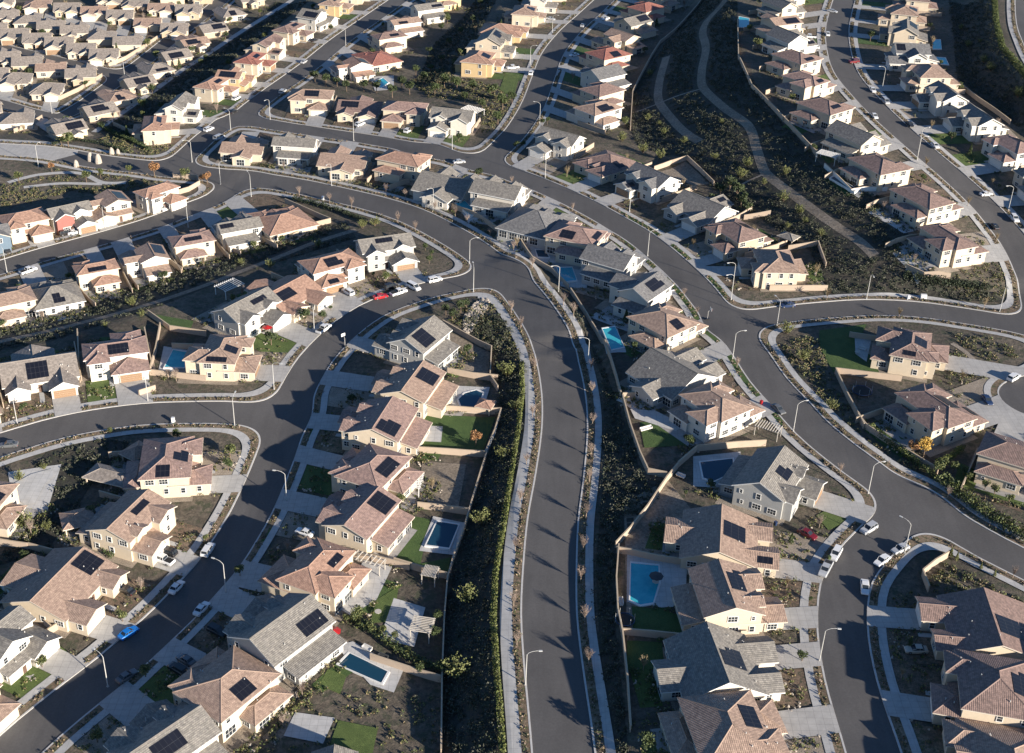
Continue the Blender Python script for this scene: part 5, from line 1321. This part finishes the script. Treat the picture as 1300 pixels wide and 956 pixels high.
hedge([(1192,610),(1230,640),(1266,664),(1310,690)], 4.0, 2.2, ['leaf_green', 'leaf_dark', 'leaf_hedge'], 'thick hedge along the diagonal street', dens=26)
hedge([(1186,594),(1204,588),(1222,572)], 1.2, 2.4, 'leaf_hedge', 'clipped hedge between corner yard and lawn')
hedge([(446,786),(470,802),(520,838),(558,852)], 2.0, 1.6, ['leaf_green', 'leaf_yellow'], 'planted strip below the orange roofed house')
hedge([(1262,0),(1264,30),(1272,62),(1302,98),(1330,118)], 2.4, 1.6, ['leaf_green', 'leaf_hedge'], 'hedge beside the top right path')
hedge([(126,160),(150,174),(190,192)], 2.0, 1.6, 'leaf_green', 'hedge above the stone gate')
hedge([(66,186),(90,178),(130,184),(160,195)], 1.6, 1.4, 'leaf_dark', 'hedge beside the gate road')
hedge([(120,690),(144,710)], 1.6, 1.6, 'leaf_green', 'short hedge between two lower left houses')

Z = dict(
 lower_garden=[(380,880),(470,875),(556,880),(556,958),(330,958)], corner_bed=[(1180,735),(1206,712),(1300,765),(1290,775),(1230,760),(1185,752)], side_bed=[(1125,760),(1165,745),(1170,790),(1160,805),(1125,805)],
 main_slope_left=[(575,402),(640,400),(664,460),(663,540),(650,610),(636,690),(628,780),(636,960),(562,960),(566,770),(590,680),(602,640),(622,575),(634,520),(626,450)],
 main_slope_right=[(700,360),(740,415),(768,470),(790,530),(816,608),(846,612),(782,690),(780,790),(798,960),(768,960),(756,720),(768,580),(765,480),(740,410)],
 valley=[(803,170),(803,115),(822,92),(845,55),(893,0),(935,-12),(938,80),(985,147),(1050,218),(1125,250),(1182,352),(1240,360),(1285,385),(1150,378),(1048,376),(1030,320),(905,240),(870,200),(810,185)],
 top_bank=[(1205,0),(1260,0),(1270,60),(1302,100),(1320,160),(1290,160),(1215,100)],
 band=[(-20,412),(110,390),(230,342),(340,305),(440,282),(452,302),(330,340),(210,386),(80,428),(-20,450)],
 north_strip=[(270,200),(330,205),(400,220),(500,240),(600,280),(650,312),(600,296),(520,258),(420,232),(300,214)],
 gate=[(150,166),(200,186),(240,172),(250,196),(200,205),(150,192),(120,176)],
 upper_bank=[(520,102),(560,85),(575,100),(600,100),(636,114),(650,130),(635,165),(612,170),(610,130),(545,125)],
 mid_bank=[(528,108),(548,60),(590,20),(612,-12),(636,-12),(600,60),(570,105)],
 east_strip=[(985,440),(1040,425),(1058,480),(1092,550),(1190,610),(1300,670),(1300,700),(1200,640),(1100,570),(1030,505)],
 corner_garden=[(585,388),(635,385),(655,430),(662,462),(630,442),(570,408)],
 east_garden=[(1205,425),(1270,430),(1295,450),(1250,482),(1215,478)],
 left_hill=[(30,612),(70,560),(130,556),(165,562),(120,610),(100,640),(60,700),(-10,720),(30,660)],
 lane_bank=[(180,172),(250,112),(340,42),(392,2),(352,2),(200,116),(130,166)],
 terrace=[(1215,345),(1240,300),(1262,320),(1280,360),(1270,385),(1200,372)],
 gate_south=[(0,236),(60,216),(120,214),(200,224),(215,232),(150,246),(90,244),(40,256),(0,262)])
ZP = {k: pxpoly(v) for k, v in Z.items()}
LBL = dict(main_slope_left='dark shrubs covering the slope left of the main road', main_slope_right='low shrubs on the bank right of the main road', valley='dry scrub over the dark hillside with trails', top_bank='dark scrub on the bank at the top right', band='scrub in the shaded band with the trail')
for k in ('valley', 'main_slope_left', 'main_slope_right', 'top_bank', 'band', 'left_hill', 'mid_bank', 'lane_bank'): drape('hillside', ZP[k], 'shade_scrub_soil', .045, above=4.0)  # sheets over the banks with the slope shade painted into the soil colour
for k, P in ZP.items():
    big = k in ('valley', 'main_slope_left', 'main_slope_right', 'top_bank')
    scatter('slope_shrubs', P, .2 if k in ('lower_garden', 'side_bed') else (.6 if 'main' in k else .5) if big else .55, (1.25 if 'main' in k else .95) if big else .75, ['leaf_dark', 'scrub', 'scrub'] if big or k in ('band', 'left_hill', 'mid_bank', 'lane_bank') else ['leaf_green', 'scrub', 'leaf_yellow', 'dry'], 26 if 'main' in k else 20, .15, 4.3, label=LBL.get(k, f"mixed shrubs on the {k.replace('_', ' ')}"))
# planting in front beds and on the verges
C1 = []; C2 = []
def tuft(C, x, y, r, k, z0=.2, hs=1.0):
    d = RNG.normal(size=(k, 3)); d /= np.linalg.norm(d, axis=1)[:, None]; d[:, 2] = np.abs(d[:, 2])*hs
    C.append(np.array([x, y, hz(x, y)+z0])+d*r*RNG.uniform(.5, 1, k)[:, None])
for root, c, rot, W, D, group in HOUSES:
    Mx = Matrix.Rotation(rot, 3, 'Z')
    n = 150 if c.y < 330 else (90 if c.y < 450 else 26)
    for _ in range(n):
        y = random.choice((random.uniform(-D/2-8, -D/2+3), random.uniform(D/2+1, D/2+7)))
        p = Mx @ Vector((random.uniform(-W/2-1, W/2+1), y, 0)); x, y = c.x+p.x, c.y+p.y
        if sdf(x, y) < 4.3 or in_house(x, y, -.8) or any(poly_in(w_, x, y) for w_ in WATER): continue
        if hard_at(x, y): continue
        tuft(C1, x, y, random.choice((.35, .5, .7, 1.0)), 16)
for hw, Q in LANES:
    for (x, y), (x2, y2) in zip(Q, Q[1:]):
        for _ in range(15):
            t = random.random(); s = random.choice((-1, 1)); l = math.hypot(x2-x, y2-y)+1e-6; o = hw+random.uniform(.7, 2.1)
            px_, py_ = x+(x2-x)*t-(y2-y)/l*o*s, y+(y2-y)*t+(x2-x)/l*o*s
            v = sdf(px_, py_)
            if .75 < v < 2.0 and not hard_at(px_, py_): tuft(C2, px_, py_, random.choice((.25, .4, .55, .7)), 13, .15)
tag(link('garden_shrubs', quads_mesh('garden_shrubs', np.concatenate(C1), .15, ['leaf_green', 'leaf_yellow', 'scrub', 'leaf_hedge', 'dry'])), 'small shrubs and flowers in the yards of the houses', kind='stuff')
tag(link('verge_planting', quads_mesh('verge_planting', np.concatenate(C2), .15, ['leaf_green', 'dry', 'scrub', 'twig'])), 'low planting on the verges between kerb and pavement', kind='stuff')
# rocks in the corner rock garden
b = MB(); P = pxpoly([(588,404),(600,388),(616,378),(622,384),(612,400),(604,412),(596,424),(588,420)])
def rock(b, x, y, z, r):
    n0 = len(b.v)
    for k in range(8):
        a = k*PI/4; rr = r*random.uniform(.7, 1.1); b.v.append((x+math.cos(a)*rr, y+math.sin(a)*rr, z-.1))
    for k in range(8):
        a = k*PI/4; rr = r*random.uniform(.4, .75); b.v.append((x+math.cos(a)*rr, y+math.sin(a)*rr, z+r*random.uniform(.5, .8)))
    for k in range(8): j = (k+1) % 8; b.f.append((n0+k, n0+j, n0+8+j, n0+8+k)); b.m.append(0)
    b.f.append(tuple(n0+8+k for k in range(8))); b.m.append(0)
xs = [p[0] for p in P]; ys = [p[1] for p in P]
for _ in range(700):
    x = random.uniform(min(xs), max(xs)); y = random.uniform(min(ys), max(ys))
    if poly_in(P, x, y) and sdf(x, y) > 4.2: rock(b, x, y, hz(x, y), random.uniform(.25, .7))
tag(b.build('rubble', 'rock'), 'pale boulders of the rock garden at the corner', kind='stuff')

b = MB()
for root, c, rot, W, D, group in HOUSES:
    if c.y > 400: continue
    Mx = Matrix.Rotation(rot, 3, 'Z')
    for _ in range(16):
        p = Mx @ Vector((random.uniform(-W/2-1, W/2+1), random.choice((-1, 1))*random.uniform(D/2+.5, D/2+8), 0)); x, y = c.x+p.x, c.y+p.y
        if sdf(x, y) < 4.3 or in_house(x, y, -.8) or hard_at(x, y) or any(poly_in(w_, x, y) for w_ in WATER): continue
        for k in range(random.randrange(1, 5)): rock(b, x+random.uniform(-.8, .8), y+random.uniform(-.8, .8), hz(x, y)+.1, random.uniform(.15, .42))
tag(b.build('garden_rocks', 'rock'), 'small pale rocks scattered through the planting beds', kind='stuff')

# ------------------------------------------------------------------ small structures in the yards
def frame_at(px, py, fx, fy):
    c = at(px, py); q = at(fx, fy); return c, math.atan2(q.y-c.y, q.x-c.x)
def pergola(px, py, fx, fy, L, W, mat, label, h=2.7, slats=10):
    c, a = frame_at(px, py, fx, fy); r = empty('pergola', c, a); tag(r, label, 'pergola')
    for sx_ in (-1, 1):
        for sy_ in (-1, 1): m = MB(); m.box(sx_*L/2-.09, sx_*L/2+.09, sy_*W/2-.09, sy_*W/2+.09, -.3, h); m.build('post', mat, r)
    m = MB()
    for s in (-1, 1): m.box(-L/2-.4, L/2+.4, s*W/2-.07, s*W/2+.07, h, h+.22)
    m.build('beam', mat, r); m = MB()
    for i in range(slats): x = -L/2+L*i/(slats-1); m.box(x-.08, x+.08, -W/2-.4, W/2+.4, h+.223, h+.38)
    m.build('slats', mat, r)
pergola(292,372,310,364,7,5,'trim_white','white louvred pergola beside the trail band')
pergola(524,622,530,600,6,4,'trim_white','white lattice pergola behind the pinkish roofed house')
pergola(974,553,990,558,6,3,'wood_slat','low lattice pergola at the side of the cream house')
pergola(536,806,545,780,4.5,4,'wood_slat','weathered pergola beside the grey sport court')
pergola(546,738,556,740,3,3,'wood_slat','small wooden shelter under a wall left of the main road')
pergola(600,147,614,150,8,5,'trim_white','pale pergola right of the white house at the top crossing')
pergola(1050,205,1066,210,7,4,'trim_white','blue white slatted pergola on the hillside terrace', slats=16)
pergola(468,722,486,728,7,2.5,'wood_slat','thin pergola casting striped shadows behind the orange roof', slats=7)
def shelter(px, py, fx, fy, L, W, roof, label, h=2.6, kind='hip'):
    c, a = frame_at(px, py, fx, fy); r = empty('gazebo', c, a); tag(r, label, 'gazebo')
    V = []; Fc = []; MI = []; UV = []; add_roof(V, Fc, MI, UV, roof_faces((-L/2, L/2, -W/2, W/2, h, kind, .4)))
    link('roof', mk_mesh('roof', V, Fc, MI, UV, [roof, 'trim']), r)
    for sx_ in (-1, 1):
        for sy_ in (-1, 1): m = MB(); m.box(sx_*(L/2-.2)-.15, sx_*(L/2-.2)+.15, sy_*(W/2-.2)-.15, sy_*(W/2-.2)+.15, -.5, h-.1); m.build('post', 'wall_cream', r)
shelter(616,522,622,512,3.6,3.6,'roof_orange','small red roofed gazebo beside the curved pool')
shelter(1000,308,1018,312,5,4,'roof_grey','grey roofed shelter below the valley houses')
shelter(142,613,170,620,11,5.5,'roof_sand','low sand roofed patio shelter on the lower left hillside')
shelter(100,668,124,662,6.5,6,'roof_tan','tan roofed pool house on the lower left hillside')
shelter(175,582,190,572,6,5,'roof_tan','tan roofed patio wing above the hillside shelter')
def tramp(px, py, r_, label):
    c = at(px, py); o = empty('trampoline', c); tag(o, label, 'trampoline')
    m = MB(); m.poly([(math.cos(t)*r_*.86, math.sin(t)*r_*.86, .8) for t in [2*PI*k/20 for k in range(20)]]); m.build('jumping_mat', 'tyre', o)
    m = MB()
    for k in range(20):
        a, b_ = 2*PI*k/20, 2*PI*(k+1)/20; m.tube((math.cos(a)*r_, math.sin(a)*r_, .8), (math.cos(b_)*r_, math.sin(b_)*r_, .8), .12, .12, 5)
    m.build('rim', 'paint_navy', o)
    for k in range(6): a = k*PI/3; m = MB(); m.tube((math.cos(a)*r_, math.sin(a)*r_, -.2), (math.cos(a)*r_, math.sin(a)*r_, 2.4), .04, .04, 5); m.build('pole', 'galv', o)
tramp(1094,499,2.6,'round black trampoline in the walled yard on the right'); tramp(793,790,2.0,'round black trampoline below the turquoise pool')
def hoop(px, py, fx, fy, label):
    c, a = frame_at(px, py, fx, fy); o = empty('basketball_hoop', (c.x, c.y, c.z+.2), a); tag(o, label, 'basketball hoop', 'basketball hoops')
    m = MB(); m.tube((0, 0, 0), (0, 0, 2.6), .07, .06, 6); m.tube((0, 0, 2.6), (.7, 0, 3.2), .06, .05, 6); m.build('pole', 'galv', o)
    m = MB(); m.box(-.5, .5, -.35, .35, 0, .35); m.build('base', 'paint_black', o)
    m = MB(); m.box(.72, .77, -.68, .68, 2.9, 3.85); m.build('backboard', 'paint_white', o)
    m = MB()
    for k in range(10): t0, t1 = 2*PI*k/10, 2*PI*(k+1)/10; m.tube((1.03+.23*math.cos(t0), .23*math.sin(t0), 3.05), (1.03+.23*math.cos(t1), .23*math.sin(t1), 3.05), .02, .02, 4)
    m.build('rim', 'tail', o)
hoop(898,406,925,402,'white basketball hoop at the kerb of the diagonal street'); hoop(438,440,420,428,'green tinted basketball hoop at the shaded kerb, left street')
def table_set(px, py, label, umbrella=None):
    c = at(px, py); o = empty('patio_table', (c.x, c.y, c.z+.15), random.uniform(0, 3)); tag(o, label, 'patio table')
    m = MB(); m.tube((0, 0, .7), (0, 0, .75), .75, .75, 14); m.build('table_top', 'wood_slat', o); m = MB(); m.tube((0, 0, 0), (0, 0, .7), .08, .08, 6); m.build('leg', 'galv', o)
    if umbrella:
        m = MB(); m.tube((0, 0, .75), (0, 0, 2.6), .03, .03, 5); u = m.build('umbrella_pole', 'galv', o); m = MB()
        for k in range(8): a, b_ = k*PI/4, (k+1)*PI/4; m.poly([(0, 0, 2.7), (1.6*math.cos(a), 1.6*math.sin(a), 2.2), (1.6*math.cos(b_), 1.6*math.sin(b_), 2.2)])
        m.build('umbrella', umbrella, o)
def sofa(px, py, fx, fy, label, mat='cushion', L=2.2):
    c, a = frame_at(px, py, fx, fy); o = empty('garden_sofa', (c.x, c.y, c.z+.16), a); tag(o, label, 'sofa')
    m = MB(); m.box(-L/2, L/2, -.4, .4, .12, .42); m.build('seat', mat, o); m = MB(); m.box(-L/2, L/2, .3, .5, .43, .85); m.build('backrest', mat, o)
    for s in (-1, 1): m = MB(); m.box(s*L/2-.09, s*L/2+.09, -.4, .29, .43, .62); m.build('armrest', mat, o)
sofa(466,825,480,832,'white garden sofa beside the dark blue pool, upper'); sofa(486,836,500,842,'dark garden sofa beside the dark blue pool, lower','dark_cloth')
sofa(820,546,834,542,'white garden sofa on the patio above the shaded lawn',L=3.4); sofa(1094,444,1102,446,'grey garden sofa on the patio of the brown roofed house','canvas'); sofa(788,766,790,780,'white garden sofa beside the trampoline')
sofa(864,606,874,610,'white cushioned bench in the narrow yard corner')
table_set(556,508,'round table behind the tan house near the curved pool'); table_set(480,700+80,'round table on the pale court behind the orange roof'); table_set(832,742,'table with closed dark umbrella at the turquoise pool','dark_cloth')
table_set(1088,450,'round patio table beside the shaded lawn on the right'); table_set(424,812,'table with red umbrella behind the grey solar house','tail'); table_set(120,336+34,'small table behind the solar topped orange roof')
table_set(340,424,'table with red umbrella on a sunny front patio','tail')
# stone gate pylons
for (x, y, s, lb) in ((97,212,1.0,'tapered stone pylon nearest the road at the gate'),(115,204,1.2,'stone pylon with dark gap, left of the gate pair'),(125,207,1.3,'largest rounded stone pylon of the gate'),(142,196,1.0,'stone pylon right of the gate'),(150,196,.8,'smallest stone pylon behind the gate')):
    p = at(x, y); m = MB(); s *= .72
    for k, (z0, r0, z1, r1) in enumerate(((-.4, 1.5, 1.2, 1.45), (1.2, 1.45, 3.0, 1.1), (3.0, 1.1, 3.8, .5))): m.tube((0, 0, z0*s), (0, 0, z1*s), r0*s, r1*s, 9, cap=(k == 2))
    o = m.build('stone_pylon', 'rock'); o.location = p; tag(o, lb, 'gate pylon', 'stone pylons at the gate')
    m = MB(); m.tube((0, 0, 3.75*s), (0, 0, 4.0*s), .62*s, .45*s, 9); m.build('cap_stone', 'rock', o)
# utility boxes
for (x, y, lb) in ((1172,379,'white utility cabinet beside the right cross street'),(1153,380,'narrow white utility post beside the right cross street'),(410,254,'small white utility box on the main road verge'),(220,536,'white utility box beside the left side street')):
    p = at(x, y); m = MB(); w_ = .9 if 'cabinet' in lb else .4; m.box(-w_, w_, -.4, .4, 0, 1.3); m.box(-w_-.1, w_+.1, -.5, .5, -.1, .12)
    o = m.build('utility_box', 'paint_white'); o.location = (p.x, p.y, p.z+.15); tag(o, lb, 'utility box')
    m = MB(); m.box(-w_*.9, w_*.9, -.45, -.41, .2, 1.2); m.build('door', 'trim_white', o)
# wheelie bins
for (x, y, mt, lb) in ((966,514,'tail','red bin at the kerb of the diagonal street'),(984,668,'paint_navy','dark bin beside the grey corner house'),(1052,712,'leaf_green','green bin behind the parked pickup')):
    p = at(x, y); o = empty('wheelie_bin', (p.x, p.y, p.z+.25), random.uniform(0, 3)); tag(o, lb, 'bin')
    m = MB(); loft(m, [[(-.25, -.25, 0), (.25, -.25, 0), (.25, .25, 0), (-.25, .25, 0)], [(-.33, -.33, 1.0), (.33, -.33, 1.0), (.33, .33, 1.0), (-.33, .33, 1.0)]]); m.build('body', mt, o)
    m = MB(); m.box(-.36, .36, -.38, .36, 1.01, 1.1); m.build('lid', mt, o)
# ------------------------------------------------------------------ light
w = bpy.data.worlds.new('World'); scene.world = w; w.use_nodes = True
nt = w.node_tree; bg = nt.nodes['Background']; sk = nt.nodes.new('ShaderNodeTexSky'); sk.sky_type = 'NISHITA'; sk.sun_disc = False; sk.ozone_density = 6; sk.air_density = 1.0; sk.dust_density = .3
sk.sun_elevation = SUN_EL; sk.sun_rotation = math.atan2(SUN_H.x, SUN_H.y)
nt.links.new(sk.outputs[0], bg.inputs[0]); bg.inputs[1].default_value = .068
sd_ = bpy.data.lights.new('sun', 'SUN'); sd_.energy = 5.0; sd_.angle = math.radians(.53); sd_.color = (1, .90, .77)
so = bpy.data.objects.new('sun', sd_); COL.objects.link(so); so.rotation_euler = SUNV.to_track_quat('Z', 'Y').to_euler(); so.location = (100, 100, 300)
vs = scene.view_settings; vs.view_transform = 'Standard'; vs.look = 'None'; vs.gamma = 1; vs.exposure = 1.08; vs.use_curve_mapping = False
scene.render.engine = 'CYCLES'; scene.cycles.max_bounces = 4; scene.cycles.diffuse_bounces = 2; scene.cycles.use_denoising = True
